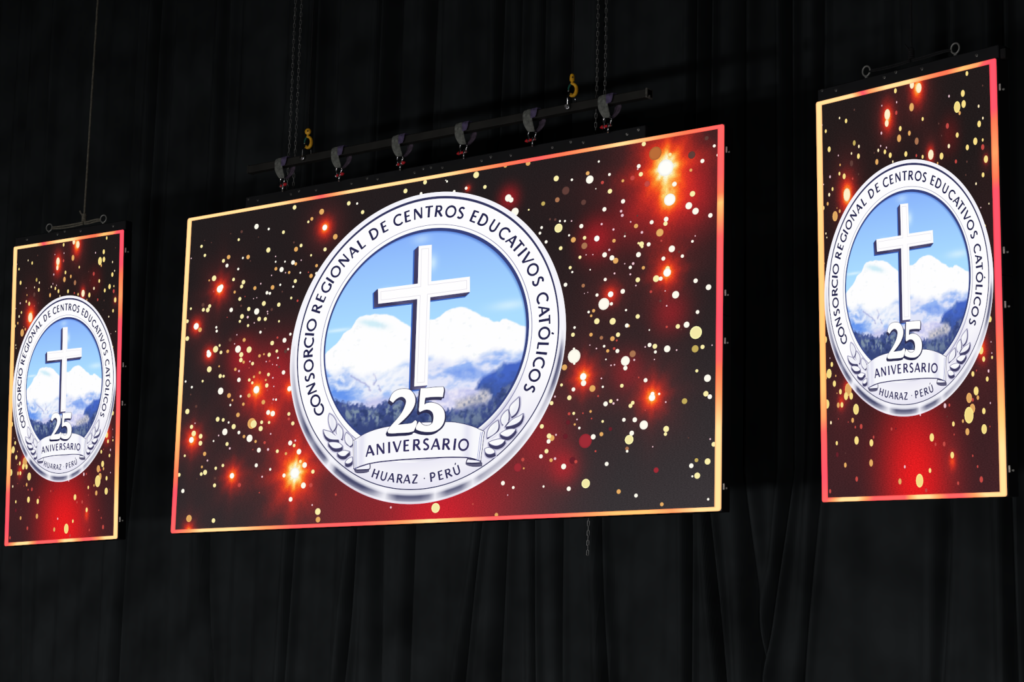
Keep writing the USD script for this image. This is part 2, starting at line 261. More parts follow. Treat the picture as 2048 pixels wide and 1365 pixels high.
MAIN_GLOWS = [(1641,817,278,1.0,1),(1670,640,180,0.6,0),(1660,253,138,0.7,1),(-962,-674,261,1.0,1),(1133,-255,143,0.75,1),(1575,-393,148,0.75,1),(-802,793,121,0.75,0),(-1678,509,120,0.75,1),(-1872,292,91,0.7,0),(-1314,-150,159,0.75,1),(-1744,103,97,0.6,0),(-1036,-164,127,0.55,1),(-1854,-424,135,0.7,1),(-1488,-665,123,0.7,1),(-1179,-302,121,0.5,0),(-1454,61,125,0.34,0),(-1246,-109,252,0.2,0),(-1123,-57,178,0.22,0),(1205,488,120,0.35,0),(1300,174,124,0.45,0),(1763,668,216,0.44,0),(1449,588,177,0.18,0),(-1847,-986,89,0.7,1),(596,790,70,0.35,0),(298,887,33,0.6,0),(136,-983,381,0.72,0),(-319,-868,363,0.1,0),(554,-887,338,0.16,0),(852,-576,211,0.25,0),(-999,-382,246,0.12,0),(-888,-537,208,0.08,0),(1014,-729,101,0.35,0),(1418,-253,116,0.22,0),(1679,41,114,0.25,0),(-512,-876,335,0.1,0)]
SIDE_GLOWS = [(-173,838,107,0.9),(162,950,120,0.95),(289,617,77,0.6),(-652,502,138,1.0),(867,542,47,0.4),(73,-945,293,0.85),(450,-830,94,0.5),(4,-731,261,0.25),(-762,-518,86,0.4),(-691,-449,78,0.5),(777,-325,113,0.6),(495,688,83,0.08)]
SHAPES = {
 'two': [[-205,-327],[-193,-295],[-169,-273],[-133,-264],[-97,-264],[-64,-271],[-40,-289],[-23,-314],[-16,-344],[-22,-375],[-39,-405],[-66,-435],[-101,-464],[-142,-493],[-88,-491],[-36,-490],[-24,-480],[-11,-472],[0,-482],[-3,-502],[-13,-523],[-22,-539],[-54,-545],[-118,-543],[-178,-543],[-205,-539],[-211,-527],[-200,-506],[-169,-477],[-134,-444],[-107,-411],[-90,-377],[-81,-346],[-90,-326],[-111,-312],[-131,-312],[-155,-322],[-171,-335],[-180,-345]],
 'five': [[20,-271],[71,-274],[130,-273],[181,-276],[186,-294],[182,-318],[179,-337],[152,-333],[97,-330],[54,-332],[50,-353],[49,-379],[63,-369],[98,-367],[138,-377],[170,-397],[190,-422],[199,-454],[196,-489],[182,-519],[155,-541],[121,-552],[74,-551],[30,-543],[-2,-530],[-5,-516],[6,-496],[16,-483],[28,-491],[40,-504],[64,-513],[92,-512],[113,-500],[120,-476],[119,-448],[110,-427],[88,-411],[60,-407],[37,-413],[19,-420],[11,-409],[14,-385],[16,-332]],
 'cross': [[-36,658],[60,654],[65,415],[341,412],[345,313],[62,312],[62,-253],[-34,-253],[-34,311],[-324,313],[-330,413],[-33,412]],
 'cross_shift': [[-450,756],[-480,734]],
 'two_shift': [[-294,-219],[-305,-236]],
 'leafL0': [[-664,-381],[-670,-403],[-666,-440],[-653,-473],[-633,-500],[-613,-480],[-606,-451],[-615,-425],[-638,-395]],
 'leafL1': [[-595,-454],[-604,-480],[-605,-509],[-591,-535],[-577,-556],[-559,-552],[-554,-523],[-557,-494],[-575,-471]],
 'leafL2': [[-527,-514],[-538,-535],[-535,-564],[-523,-586],[-497,-606],[-477,-596],[-474,-571],[-487,-546],[-507,-526]],
 'leafL3': [[-706,-484],[-696,-514],[-674,-537],[-643,-552],[-584,-557],[-597,-538],[-624,-519],[-654,-498],[-684,-491]],
 'leafL4': [[-663,-572],[-642,-568],[-604,-572],[-578,-579],[-554,-599],[-560,-609],[-589,-614],[-619,-611],[-641,-597]],
 'leafL5': [[-590,-643],[-567,-635],[-542,-628],[-513,-635],[-496,-641],[-516,-655],[-528,-666],[-553,-667],[-575,-658]],
 'leafL6': [[-477,-676],[-502,-684],[-522,-699],[-526,-711],[-509,-719],[-484,-713],[-472,-700]],
 'leafR0': [[703,-380],[682,-396],[651,-421],[640,-442],[643,-471],[655,-497],[680,-484],[697,-460],[706,-425]],
 'leafR1': [[632,-452],[613,-461],[594,-481],[584,-502],[587,-531],[607,-547],[627,-534],[638,-510],[637,-477]],
 'leafR2': [[565,-512],[535,-528],[508,-551],[493,-583],[494,-615],[522,-606],[553,-587],[568,-566],[571,-541]],
 'leafR3': [[733,-483],[708,-497],[677,-506],[650,-522],[619,-555],[651,-552],[682,-545],[709,-533],[726,-513]],
 'leafR4': [[687,-574],[655,-570],[624,-574],[600,-583],[581,-596],[601,-610],[633,-619],[656,-608],[676,-591]],
 'leafR5': [[616,-636],[586,-627],[554,-630],[526,-636],[505,-645],[523,-659],[559,-670],[591,-661],[606,-650]],
 'leafR6': [[480,-683],[496,-675],[520,-678],[544,-692],[549,-709],[525,-718],[497,-715],[482,-699]],
 'stemL': [[-631,-498],[-610,-527],[-575,-569],[-535,-603],[-479,-637],[-475,-625],[-523,-593],[-562,-562],[-598,-520]],
 'stemR': [[642,-517],[615,-551],[592,-575],[561,-602],[522,-624],[481,-647],[479,-636],[514,-615],[557,-592],[584,-567],[607,-540]],
 'ribbon': [[-469,-573],[-433,-556],[-400,-539],[-351,-522],[-295,-509],[-230,-500],[-148,-494],[-24,-487],[79,-491],[207,-498],[258,-502],[309,-513],[359,-527],[410,-545],[449,-564],[472,-574],[475,-578],[456,-754],[397,-732],[340,-723],[233,-716],[163,-715],[69,-713],[-49,-712],[-149,-713],[-242,-715],[-332,-722],[-397,-734],[-455,-752]],
 'foldL': [[-457,-753],[-408,-743],[-338,-727],[-335,-754],[-342,-764],[-407,-762],[-436,-762]],
 'foldLs': [[-457,-756],[-432,-766],[-343,-762],[-342,-778],[-365,-786],[-422,-786],[-448,-779]],
 'foldR': [[456,-754],[365,-738],[357,-761],[406,-766],[456,-765]],
 'foldRs': [[456,-761],[357,-761],[351,-768],[366,-780],[415,-791],[467,-789],[467,-767]],
 'back': [[-202,-717],[-108,-733],[-9,-739],[109,-731],[163,-724],[163,-715],[30,-711],[-150,-711]],
 'ribL': [[-469,-573],[-445,-561],[-437,-748],[-459,-755]],
 'ribR': [[456,-562],[475,-578],[456,-754],[442,-748]],
 'sky': [[-730,12],[-715,25],[-703,43],[-648,77],[-604,114],[-583,149],[-522,179],[-488,229],[-463,246],[-418,251],[-368,251],[-257,238],[-211,223],[-139,177],[-67,131],[65,174],[99,169],[134,183],[173,209],[224,227],[270,230],[310,223],[344,206],[390,183],[425,156],[481,132],[515,111],[554,104],[576,120],[603,117],[659,86],[736,55],[790,39]],
 'snow': [[-763,-39],[-663,-65],[-566,-84],[-450,-101],[-355,-99],[-261,-118],[-151,-82],[-60,-65],[66,-38],[210,-58],[300,-98],[387,-107],[473,-83],[559,-66],[728,-58],[828,-62]],
 'forest': [[-751,-273],[-614,-291],[-517,-312],[-401,-337],[-325,-356],[-252,-323],[-141,-315],[-32,-311],[78,-345],[170,-416],[240,-405],[310,-407],[379,-388],[448,-374],[516,-371],[599,-294],[699,-247],[798,-203]],
 'hill': [[401,-310],[416,-271],[448,-238],[514,-209],[563,-178],[589,-156],[617,-168],[677,-164],[768,-147],[778,-528],[501,-508],[487,-422],[513,-349],[468,-320]],
 'ridge': [[175,-179],[255,-166],[329,-167],[368,-156],[436,-192],[481,-206],[525,-195],[482,-236],[415,-251],[303,-236],[216,-198]],
 'sand': [[263,-427],[268,-370],[350,-354],[424,-337],[445,-307],[491,-317],[503,-360],[483,-406],[405,-413],[334,-420]],
 'blueL': [[-719,-111],[-627,-124],[-494,-198],[-436,-246],[-357,-281],[-388,-312],[-634,-327],[-695,-244]],
 'streak0': [[-624,-192],[-605,-218],[-526,-220],[-488,-189]],
 'streak1': [[-514,-114],[-441,-135],[-394,-183],[-326,-227]],
 'streak2': [[-303,-238],[-272,-198],[-219,-155]],
 'streak3': [[-275,-259],[-217,-222],[-170,-173],[-102,-127]],
 'streak4': [[-568,-177],[-592,-132],[-625,-153]],
 'crease0': [[-513,-144],[-438,-188],[-393,-211],[-358,-253]],
 'crease1': [[-304,-224],[-281,-259]],
 'crease2': [[-340,-144],[-316,-189],[-337,-216]],
 'aniv_base': [[-360,-683],[-281,-675],[-194,-669],[-139,-665],[-87,-664],[-17,-664],[68,-666],[111,-668],[195,-671],[269,-677],[332,-685]],
}
MAIN_BORDER = {'top':[(-1002,'Y'),(-594,'Y'),(-478,'O'),(-427,'R'),(-376,'O'),(-305,'Y'),(80,'Y'),(190,'O'),(297,'S'),(402,'R'),(488,'S'),(572,'O'),(687,'Y'),(815,'O'),(893,'S'),(1001,'R')],'right':[(999,'R'),(755,'R'),(649,'S'),(597,'G'),(518,'O'),(413,'R'),(-28,'P'),(-234,'R'),(-285,'S'),(-413,'O'),(-590,'Y'),(-1000,'Y')],'bottom':[(-999,'R'),(-930,'O'),(-881,'Y'),(-740,'Y'),(-591,'O'),(-478,'R'),(-210,'R'),(-53,'O'),(48,'Y'),(174,'O'),(270,'R'),(473,'R'),(607,'O'),(686,'G'),(788,'G'),(864,'O'),(945,'Y'),(1000,'Y')],'left':[(1001,'Y'),(-37,'Y'),(-353,'G'),(-541,'O'),(-665,'S'),(-759,'P'),(-1001,'R')]}
SIDE_BORDER = {'top':[(-1003,'Y'),(-597,'Y'),(-527,'O'),(-469,'P'),(-376,'O'),(-194,'Y'),(85,'Y'),(249,'O'),(437,'S'),(517,'S'),(674,'G'),(855,'O'),(906,'R'),(997,'P')],'right':[(1000,'P'),(781,'P'),(723,'S'),(573,'O'),(458,'S'),(400,'P'),(-23,'P'),(-205,'R'),(-341,'S'),(-476,'O'),(-634,'G'),(-790,'Y'),(-1000,'Y')],'bottom':[(-992,'R'),(-909,'O'),(-810,'Y'),(-613,'Y'),(-516,'O'),(-420,'R'),(-61,'R'),(-7,'O'),(85,'Y'),(213,'Y'),(324,'O'),(428,'R'),(567,'R'),(709,'O'),(825,'Y'),(998,'Y')],'left':[(1000,'Y'),(-247,'G'),(-445,'G'),(-594,'O'),(-668,'R'),(-889,'P'),(-999,'R')]}
FOLDS = [(-5.033,-4.982,0.071,0.5),(-3.821,-3.836,0.054,1.0),(-3.018,-2.907,0.06,0.7),(-2.173,-2.203,0.042,0.8),(-1.571,-1.646,0.044,1.1),(-1.396,-1.365,0.069,0.7),(-1.11,-1.112,0.05,0.6),(-0.544,-0.651,0.04,1.0),(-0.357,-0.387,0.055,0.8),(-0.132,-0.099,0.038,0.8),(0.065,0.088,0.045,0.6),(0.362,0.424,0.044,1.0),(1.016,1.026,0.034,1.0),(1.148,1.243,0.034,0.9),(1.368,1.461,0.066,1.2),(1.614,1.496,0.035,1.1),(1.817,1.725,0.047,0.8),(2.612,2.556,0.057,0.6),(2.969,2.985,0.044,0.9)]

# ---------------------------------------------------------------- black stage curtain
def make_curtain():
    xs = np.unique(np.concatenate([np.arange(-9.0, 8.0, 0.03)] + [np.arange(a - 0.25, a + 0.25, 0.008) for a, b, w, d in FOLDS]))
    zs = np.concatenate([np.arange(0.03, 1.6, 0.2), np.arange(1.6, 3.4, 0.06), np.arange(3.4, 8.3, 0.16)])
    X, Z = np.meshgrid(xs, zs)
    hang = np.clip((Z - 1.91) / (2.76 - 1.91), -1.5, 1.4)
    y = np.full_like(X, 1.25)
    # broad soft pleats, slowly wandering with height
    wob = (meshkit.fbm(np.stack([X * 0.8, Z * 0.25, 0 * X], -1), 2, 5) - 0.5) * 0.5
    y += 0.085 * (meshkit.fbm(np.stack([(X + wob * 0.4) * 2.6, Z * 0.12, 0 * X + 3.3], -1), 3, 11) - 0.5) * 2
    y += 0.016 * np.sin((X + 0.3 * wob) * 27.0 + 3 * wob)
    for a, b, w, d in FOLDS:
        c = b + (a - b) * hang
        s = w * 0.55
        u = (X - c) / s
        y += 0.11 * d * np.exp(-u * u) - 0.045 * d * np.exp(-((u - 2.3) ** 2) / 1.2) - 0.03 * d * np.exp(-((u + 2.6) ** 2) / 2.0)
    rng = random.Random(4)
    for _ in range(46):                                     # finer creases above, between the screens
        c, w, d, sl = rng.uniform(-9, 8), rng.uniform(0.03, 0.08), rng.uniform(0.25, 0.7), rng.uniform(-0.03, 0.03)
        u = (X - c - sl * (Z - 4)) / w
        y += (0.07 * d * np.exp(-u * u) - 0.02 * d * np.exp(-((u - 2.2) ** 2))) * np.clip((Z - 2.9) / 0.8, 0, 1)
    nx, nz = len(xs), len(zs)
    v = np.stack([X, y, Z], -1).reshape(-1, 3)
    i, j = np.meshgrid(np.arange(nz - 1), np.arange(nx - 1), indexing='ij')
    q = np.stack([i * nx + j, i * nx + j + 1, (i + 1) * nx + j + 1, (i + 1) * nx + j], -1).reshape(-1, 4)
    f = np.vstack([q[:, [0, 1, 2]], q[:, [0, 2, 3]]])
    return trimesh.Trimesh(v, f, process=False)


c = obj('stage_curtain', make_curtain(), 'drape_cloth', smooth=True)
tag(stage.GetPrimAtPath(c), 'black cloth curtain hanging in vertical folds behind the lit screens', 'curtain')

# ---------------------------------------------------------------- flat print helpers for the screens (all in screen coordinates)
def resample(poly, keep=48, it=2):
    """Rounds a digitised outline by corner cutting, keeping corners sharper than "keep" degrees."""
    p = np.asarray(poly, float)
    n = len(p)
    a, b = p - np.roll(p, 1, 0), np.roll(p, -1, 0) - p
    turn = np.degrees(np.abs(np.arctan2(a[:, 0] * b[:, 1] - a[:, 1] * b[:, 0], (a * b).sum(1))))
    sharp = turn > keep
    for _ in range(it):
        q, s = [], []
        for i in range(len(p)):
            j = (i + 1) % len(p)
            if sharp[i]:
                q.append(p[i]); s.append(True)
            else:
                q.append(p[i] * 0.75 + p[j] * 0.25); s.append(False)
            if not sharp[j]:
                q.append(p[i] * 0.25 + p[j] * 0.75); s.append(False)
        p, sharp = np.array(q), s
    return p


def flat(shape, z, color, dens=0.0):
    """(mesh, colours) of a shapely shape at height z; color: an sRGB triple or a function of (x, y)."""
    vs, fs, n = [], [], 0
    for g in getattr(shape, 'geoms', [shape]):
        if g.is_empty or g.area < 1e-9:
            continue
        if dens:
            g = g.segmentize(dens)
        v, f = trimesh.creation.triangulate_polygon(g, engine='earcut')
        vs.append(v); fs.append(f + n); n += len(v)
    v, f = np.vstack(vs), np.vstack(fs)
    a, b, c3 = v[f[:, 0]], v[f[:, 1]], v[f[:, 2]]
    bad = ((b - a)[:, 0] * (c3 - a)[:, 1] - (b - a)[:, 1] * (c3 - a)[:, 0]) < 0
    f[bad] = f[bad][:, ::-1]
    col = np.array([color(*p) for p in v], float) if callable(color) else np.tile(np.asarray(color, float), (len(v), 1))
    return trimesh.Trimesh(np.c_[v, np.full(len(v), z)], f, process=False), lin(col)


def grid_mesh(X, Y, z, mask=None):
    ny, nx = X.shape
    i, j = np.meshgrid(np.arange(ny - 1), np.arange(nx - 1), indexing='ij')
    q = np.stack([i * nx + j, i * nx + j + 1, (i + 1) * nx + j + 1, (i + 1) * nx + j], -1)
    q = q[mask] if mask is not None else q.reshape(-1, 4)
    keep, inv = np.unique(q, return_inverse=True)
    q = inv.reshape(-1, 4)
    v = np.stack([X.ravel(), Y.ravel(), np.full(X.size, z)], -1)[keep]
    return trimesh.Trimesh(v, np.vstack([q[:, [0, 1, 2]], q[:, [0, 2, 3]]]), process=False), keep


def annulus(inner, outer, z, colf, nt=360, nr=2):
    """Ring between two ellipses (cx, cy, a, b) in emblem units. colf(theta degrees, rho 0..1) -> sRGB arrays."""
    th = np.linspace(0, 2 * np.pi, nt + 1)
    rho = np.linspace(0, 1, nr)
    TH, RH = np.meshgrid(th, rho)
    e = [inner[k] + (np.asarray(outer[k]) - inner[k]) * RH for k in range(4)] if not callable(inner) else None
    X, Y = e[0] + e[2] * np.cos(TH), e[1] + e[3] * np.sin(TH)
    m, keep = grid_mesh(X[:, ::-1], Y[:, ::-1], z)
    col = np.asarray(colf(np.degrees(TH[:, ::-1]), RH[:, ::-1]), float)
    return m, lin(np.clip(col.reshape(-1, 3)[keep], 0, 255))


def mixc(a, b, t):
    t = np.asarray(t, float)[..., None]
    return np.asarray(a, float) * (1 - t) + np.asarray(b, float) * t


# lettering: humanist capitals drawn as strokes (width, [(points, thick?)...]) in a box of height 1
def arc(cx, cy, rx, ry, a0, a1, n=18):
    t = np.radians(np.linspace(a0, a1, n))
    return [(cx + rx * math.cos(k), cy + ry * math.sin(k)) for k in t]


def glyphs():
    G = {}
    G['A'] = (0.80, [([(0.02, 0), (0.40, 1.0)], 0), ([(0.40, 1.0), (0.78, 0)], 1), ([(0.17, 0.33), (0.64, 0.33)], 0)])
    G['C'] = (0.80, [(arc(0.50, 0.5, 0.45, 0.46, 48, 312, 26), 2)])
    G['D'] = (0.82, [([(0.10, 0), (0.10, 1)], 1), ([(0.10, 0.955), (0.30, 0.955)] + arc(0.30, 0.5, 0.45, 0.455, 90, -90, 22) + [(0.10, 0.045)], 2)])
    G['E'] = (0.56, [([(0.10, 0), (0.10, 1)], 1), ([(0.10, 0.95), (0.54, 0.95)], 0), ([(0.10, 0.52), (0.48, 0.52)], 0), ([(0.10, 0.05), (0.56, 0.05)], 0)])
    G['G'] = (0.84, [(arc(0.50, 0.5, 0.45, 0.46, 48, 300, 26) + [(0.80, 0.10)], 2), ([(0.80, 0.06), (0.80, 0.44)], 1)])
    G['H'] = (0.78, [([(0.10, 0), (0.10, 1)], 1), ([(0.68, 0), (0.68, 1)], 1), ([(0.10, 0.52), (0.68, 0.52)], 0)])
    G['I'] = (0.20, [([(0.10, 0), (0.10, 1)], 1)])
    G['L'] = (0.54, [([(0.10, 0), (0.10, 1)], 1), ([(0.10, 0.05), (0.54, 0.05)], 0)])
    G['N'] = (0.84, [([(0.09, 0), (0.09, 0.98)], 0), ([(0.09, 0.98), (0.75, 0.02)], 1), ([(0.75, 0.02), (0.75, 1)], 0)])
    G['O'] = (0.98, [(arc(0.49, 0.5, 0.44, 0.46, 0, 360, 36), 2)])
    G['P'] = (0.62, [([(0.10, 0), (0.10, 1)], 1), ([(0.10, 0.955), (0.30, 0.955)] + arc(0.30, 0.70, 0.27, 0.255, 90, -90, 14) + [(0.10, 0.445)], 2)])
    G['R'] = (0.70, [([(0.10, 0), (0.10, 1)], 1), ([(0.10, 0.955), (0.30, 0.955)] + arc(0.30, 0.72, 0.26, 0.235, 90, -90, 14) + [(0.10, 0.485)], 2), ([(0.32, 0.485), (0.70, 0)], 1)])
    G['S'] = (0.60, [(arc(0.31, 0.735, 0.225, 0.22, 38, 200, 14) + [(0.16, 0.62), (0.30, 0.53), (0.42, 0.44)] + arc(0.28, 0.265, 0.245, 0.22, 28, -140, 14), 2)])
    G['T'] = (0.72, [([(0.36, 0), (0.36, 0.95)], 1), ([(0.0, 0.95), (0.72, 0.95)], 0)])
    G['U'] = (0.76, [([(0.10, 1), (0.10, 0.36)] + arc(0.38, 0.36, 0.28, 0.315, 180, 360, 18) + [(0.66, 1)], 2)])
    G['V'] = (0.82, [([(0.02, 1), (0.41, 0)], 1), ([(0.41, 0), (0.80, 1)], 0)])
    G['Z'] = (0.68, [([(0.04, 0.95), (0.62, 0.95)], 0), ([(0.62, 0.95), (0.06, 0.05)], 1), ([(0.04, 0.05), (0.66, 0.05)], 0)])
    G['\u00d3'] = (0.98, G['O'][1] + [([(0.50, 1.16), (0.60, 1.36)], 0)])
    G['\u00da'] = (0.76, G['U'][1] + [([(0.38, 1.14), (0.50, 1.34)], 0)])
    G['.'] = (0.16, [])
    return G


GLYPH = glyphs()


def letter(ch, weight=1.0):
    w, strokes = GLYPH[ch]
    if ch == '.':
        return Point(0.08, 0.5).buffer(0.075), w
    th = {0: 0.060, 1: 0.088, 2: 0.076}
    s = unary_union([LineString(p).buffer(th[k] * weight, cap_style=2, join_style=2 if k != 2 else 1) for p, k in strokes])
    if ch in 'ANVR':
        s = s.intersection(Polygon([(-0.2, 0), (1.2, 0), (1.2, 1), (-0.2, 1)]))
    return s, w


def place(ch, e, up, cap, weight=1.0, sx=1.0):
    """Letter ch centred on point e, its top towards the unit vector up."""
    s, w = letter(ch, weight)
    right = (up[1], -up[0])
    s = affinity.translate(s, -w / 2, -0.5)
    s = affinity.scale(s, sx, 1.0, origin=(0, 0))
    return affinity.affine_transform(s, [cap * right[0], cap * up[0], cap * right[1], cap * up[1], e[0], e[1]])


RING_TEXT = ('CONSORCIO REGIONAL DE CENTROS EDUCATIVOS CAT\u00d3LICOS'.replace(' ', ''),
             [205.5, 200.4, 194.2, 188.7, 183.2, 177.4, 172.7, 169.0, 164.8, 157.2, 152.4, 147.3, 143.7, 139.2, 133.2, 127.6, 122.5, 115.2, 109.7, 102.8, 98.0, 92.8, 87.6, 82.8, 77.0, 72.0,
              65.3, 60.5, 54.6, 48.8, 43.6, 39.6, 36.4, 32.6, 27.2, 21.6, 14.4, 9.1, 5.1, 359.8, 354.7, 351.7, 347.9, 342.4, 336.8],
             [.819, .825, .834, .836, .84, .848, .852, .858, .859, .861, .864, .864, .866, .866, .869, .866, .866, .868, .870, .870, .872, .872, .872, .872, .872, .873,
              .873, .873, .873, .874, .874, .875, .876, .876, .876, .877, .874, .871, .868, .865, .862, .859, .854, .847, .844])

S3 = lambda name: np.array(SHAPES[name], float) / 1000.0

# emblem ellipses (cx, cy, a, b) in units of the emblem's outer rim
EL0 = (0.0, 0.0, 1.0, 1.0)
EL1 = (0.0065, 0.0272, 0.9456, 0.9357)
EL2 = (0.0095, 0.0364, 0.7656, 0.7498)
EL3 = (0.0104, 0.0420, 0.7369, 0.7120)


def grow(el, d):
    return (el[0], el[1], el[2] + d, el[3] + d)


def rim_color(th, rho):
    th = th % 360
    dark = np.interp(th, [0, 170, 180, 190, 198, 204, 210, 216, 221, 224.5, 227.5, 230, 232, 238, 246, 251, 254, 256.5, 258.5, 262, 272, 275.5, 278, 280, 283, 289, 292, 294, 297, 303, 312, 320, 325, 330, 335, 341, 349, 353, 357, 360],
                     [0.04, 0.03, .12, .30, .45, .55, .85, .55, .8, .7, .03, .25, .8, .9, .85, .55, .25, .06, .35, .75, .75, .55, .08, .3, .7, .7, .3, .1, .4, .3, .3, .22, .08, .22, .28, .75, .8, .55, .1, .04])
    band = np.interp(rho, [0, .12, .22, .36, .48, .62, .80, .88, .95, 1.0], [.0, .12, .05, .35, 1.0, .85, .55, .1, .25, .0])
    up = np.clip(1 - np.abs(((th - 90 + 180) % 360) - 180) / 130.0, 0, 1)
    band = np.where(th < 175, np.interp(rho, [0, .2, .5, .8, 1.0], [0, .5, .2, .6, .4]), band)
    k = np.clip(dark * band, 0, 1)
    col = mixc((250, 249, 255), (74, 76, 108), np.clip(k * 1.25, 0, 1))
    edge = np.clip((rho - 0.965) / 0.035, 0, 1) * np.clip((th - 190) / 20, 0, 1) * np.clip((300 - th) / 10, 0, 1)
    col = mixc(col, (255, 190, 225), edge * 0.8)
    return col * 1.0


def band_color(th, rho):
    th = th % 360
    low = np.clip((th - 215) / 25, 0, 1) * np.clip((345 - th) / 25, 0, 1)
    col = mixc((254, 253, 255), (232, 230, 244), low * (0.45 + 0.55 * np.abs(rho - 0.5) * 2))
    return col


def landscape(X, Y):
    """The picture inside the emblem: snow mountains under a blue sky, dark forest below."""
    P = np.stack([X, Y, np.zeros_like(X)], -1)
    n1 = meshkit.fbm(P * 9, 4, 1)
    n2 = meshkit.fbm(P * [26, 34, 1], 4, 2)
    n3 = meshkit.fbm(P * [70, 60, 1], 3, 3)
    ns = meshkit.fbm(np.stack([X * 10 + Y * 9, Y * 22 - X * 5, 0 * X], -1), 4, 7)
    sk, sn, fo = S3('sky'), S3('snow'), S3('forest')
    line = lambda s: np.interp(X, *(s[np.argsort(s[:, 0])].T))
    ysky = line(sk) + (n2 - 0.5) * 0.012
    ysnow = line(sn) + (n1 - 0.5) * 0.11
    yfor = line(fo) + (n3 - 0.5) * 0.05
    # sky
    t = np.clip((0.75 - Y) / 0.62, 0, 1)
    col = mixc((134, 176, 252), (172, 222, 255), t ** 0.8)
    cloud = np.exp(-((X + 0.62) / 0.11) ** 2 - ((Y - 0.17) / 0.012) ** 2) + 0.8 * np.exp(-((X - 0.62) / 0.12) ** 2 - ((Y - 0.20) / 0.03) ** 2)
    col = mixc(col, (225, 246, 255), np.clip(cloud, 0, 1) * 0.8)
    spark = np.exp(-((X + 0.26) / 0.05) ** 2 - ((Y - 0.385) / 0.025) ** 2) + 0.7 * np.exp(-((X - 0.065) / 0.035) ** 2 - ((Y - 0.535) / 0.05) ** 2) + 0.4 * np.exp(-((X + 0.02) / 0.06) ** 2 - ((Y - 0.70) / 0.03) ** 2)
    col = mixc(col, (225, 248, 255), np.clip(spark, 0, 0.9))
    # snow
    snow = np.broadcast_to(np.array([254, 254, 255.0]), X.shape + (3,))
    patch = np.exp(-((X + 0.36) / 0.09) ** 2 - ((Y - 0.185 + (X + 0.36) * 0.25) / 0.022) ** 2) + 0.6 * np.exp(-((X - 0.30) / 0.012) ** 2 - ((Y - 0.255) / 0.02) ** 2)
    snow = mixc(snow, (196, 232, 246), np.clip(patch * (0.4 + n2), 0, 0.75))
    snow = mixc(snow, (214, 226, 236), np.clip((n2 - 0.72) * 5, 0, 0.25))
    below = np.clip((ysky - Y) / 0.006, 0, 1)
    col = mixc(col, snow, below)
    # blue rock under the snow line
    k = np.clip((ysnow - Y) / 0.05, 0, 1)
    left = np.clip((-0.05 - X) / 0.08, 0, 1)
    rock = mixc((146, 184, 246), (236, 240, 252), np.clip((ns - 0.36) * 4.5, 0, 1))
    rockr = mixc((150, 182, 244), (226, 230, 250), np.clip((ns - 0.30) * 3.6, 0, 1))
    rock = mixc(rockr, rock, left)
    bl = np.exp(-((X + 0.60 - (Y + 0.27) * 0.5) / 0.12) ** 2 - ((Y + 0.27) / 0.12) ** 2)
    rock = mixc(rock, (92, 142, 236), np.clip(bl * (1.5 - ns), 0, 0.9))
    mid = np.exp(-((X + 0.27) / 0.2) ** 2 - ((Y + 0.15) / 0.10) ** 2)
    rock = mixc(rock, (240, 243, 252), np.clip(mid * (0.45 + 0.9 * ns), 0, 0.92))
    for m in range(5):
        q = S3(f'streak{m}')
        dd = np.min([seg_dist(X + (n3 - 0.5) * 0.03, Y + (n2 - 0.5) * 0.03, a, b) for a, b in zip(q[:-1], q[1:])], axis=0)
        rock = mixc(rock, (246, 248, 254), np.clip(1 - dd / 0.022, 0, 1) * 0.85)
    for m in range(3):
        q = S3(f'crease{m}')
        dd = np.min([seg_dist(X + (n3 - 0.5) * 0.02, Y + (n2 - 0.5) * 0.02, a, b) for a, b in zip(q[:-1], q[1:])], axis=0)
        rock = mixc(rock, (150, 152, 206), np.clip(1 - dd / 0.010, 0, 1) * 0.7)
    lil = np.exp(-((X + 0.28) / 0.2) ** 2 - ((Y + 0.345) / 0.045) ** 2)
    rock = mixc(rock, (200, 198, 236), np.clip(lil, 0, 0.8))
    col = mixc(col, rock, k)
    inside = lambda name, soft: np.clip(0.5 + poly_depth(S3(name), X + (n3 - 0.5) * 0.02, Y + (n2 - 0.5) * 0.02) / soft, 0, 1)
    col = mixc(col, mixc((150, 178, 240), (120, 156, 236), np.clip((n2 - .3) * 2.5, 0, 1)), inside('ridge', 0.03) * 0.9)
    # pale valley right of the cross
    val = np.clip((-0.285 + 0.02 * X - Y) / 0.03, 0, 1) * np.clip((X + 0.02) / 0.04, 0, 1)
    col = mixc(col, mixc((196, 198, 238), (236, 232, 248), np.clip((n2 - 0.3) * 2.6, 0, 1)), val)
    h = inside('hill', 0.025)
    hillc = mixc((70, 102, 196), (60, 80, 138), np.clip((-0.2 - Y) / 0.2 + (n2 - 0.5), 0, 1))
    hillc = mixc(hillc, (120, 150, 200), np.clip((n1 - 0.62) * 4, 0, 0.5))
    col = mixc(col, hillc, h)
    col = mixc(col, mixc((132, 140, 168), (212, 206, 210), np.clip((n3 - 0.28) * 2.4, 0, 1)), inside('sand', 0.04))
    # forest
    f = np.clip((yfor - Y) / 0.02, 0, 1)
    left = (X < 0.0)
    dep = np.clip((yfor - Y) / 0.16, 0, 1)
    fc = mixc((70, 86, 150), (56, 70, 120), dep)
    lightc = np.where(left, np.exp(-((Y - (yfor - 0.085)) / 0.055) ** 2), 0.55 * np.exp(-((Y - (yfor - 0.1)) / 0.09) ** 2))
    nv = meshkit.fbm(P * [30, 15, 1], 3, 8)
    fc = mixc(fc, (150, 168, 176), np.clip(lightc * np.clip((nv * 0.7 + n3 * 0.3 - 0.46) * 6, 0, 1), 0, 0.75))
    fc = mixc(fc, (40, 54, 98), np.clip((0.42 - n2) * 3.5, 0, 0.6))
    sand_here = inside('sand', 0.04)
    col = mixc(col, fc, f * np.where(left, 1, 1 - sand_here * 0.85))
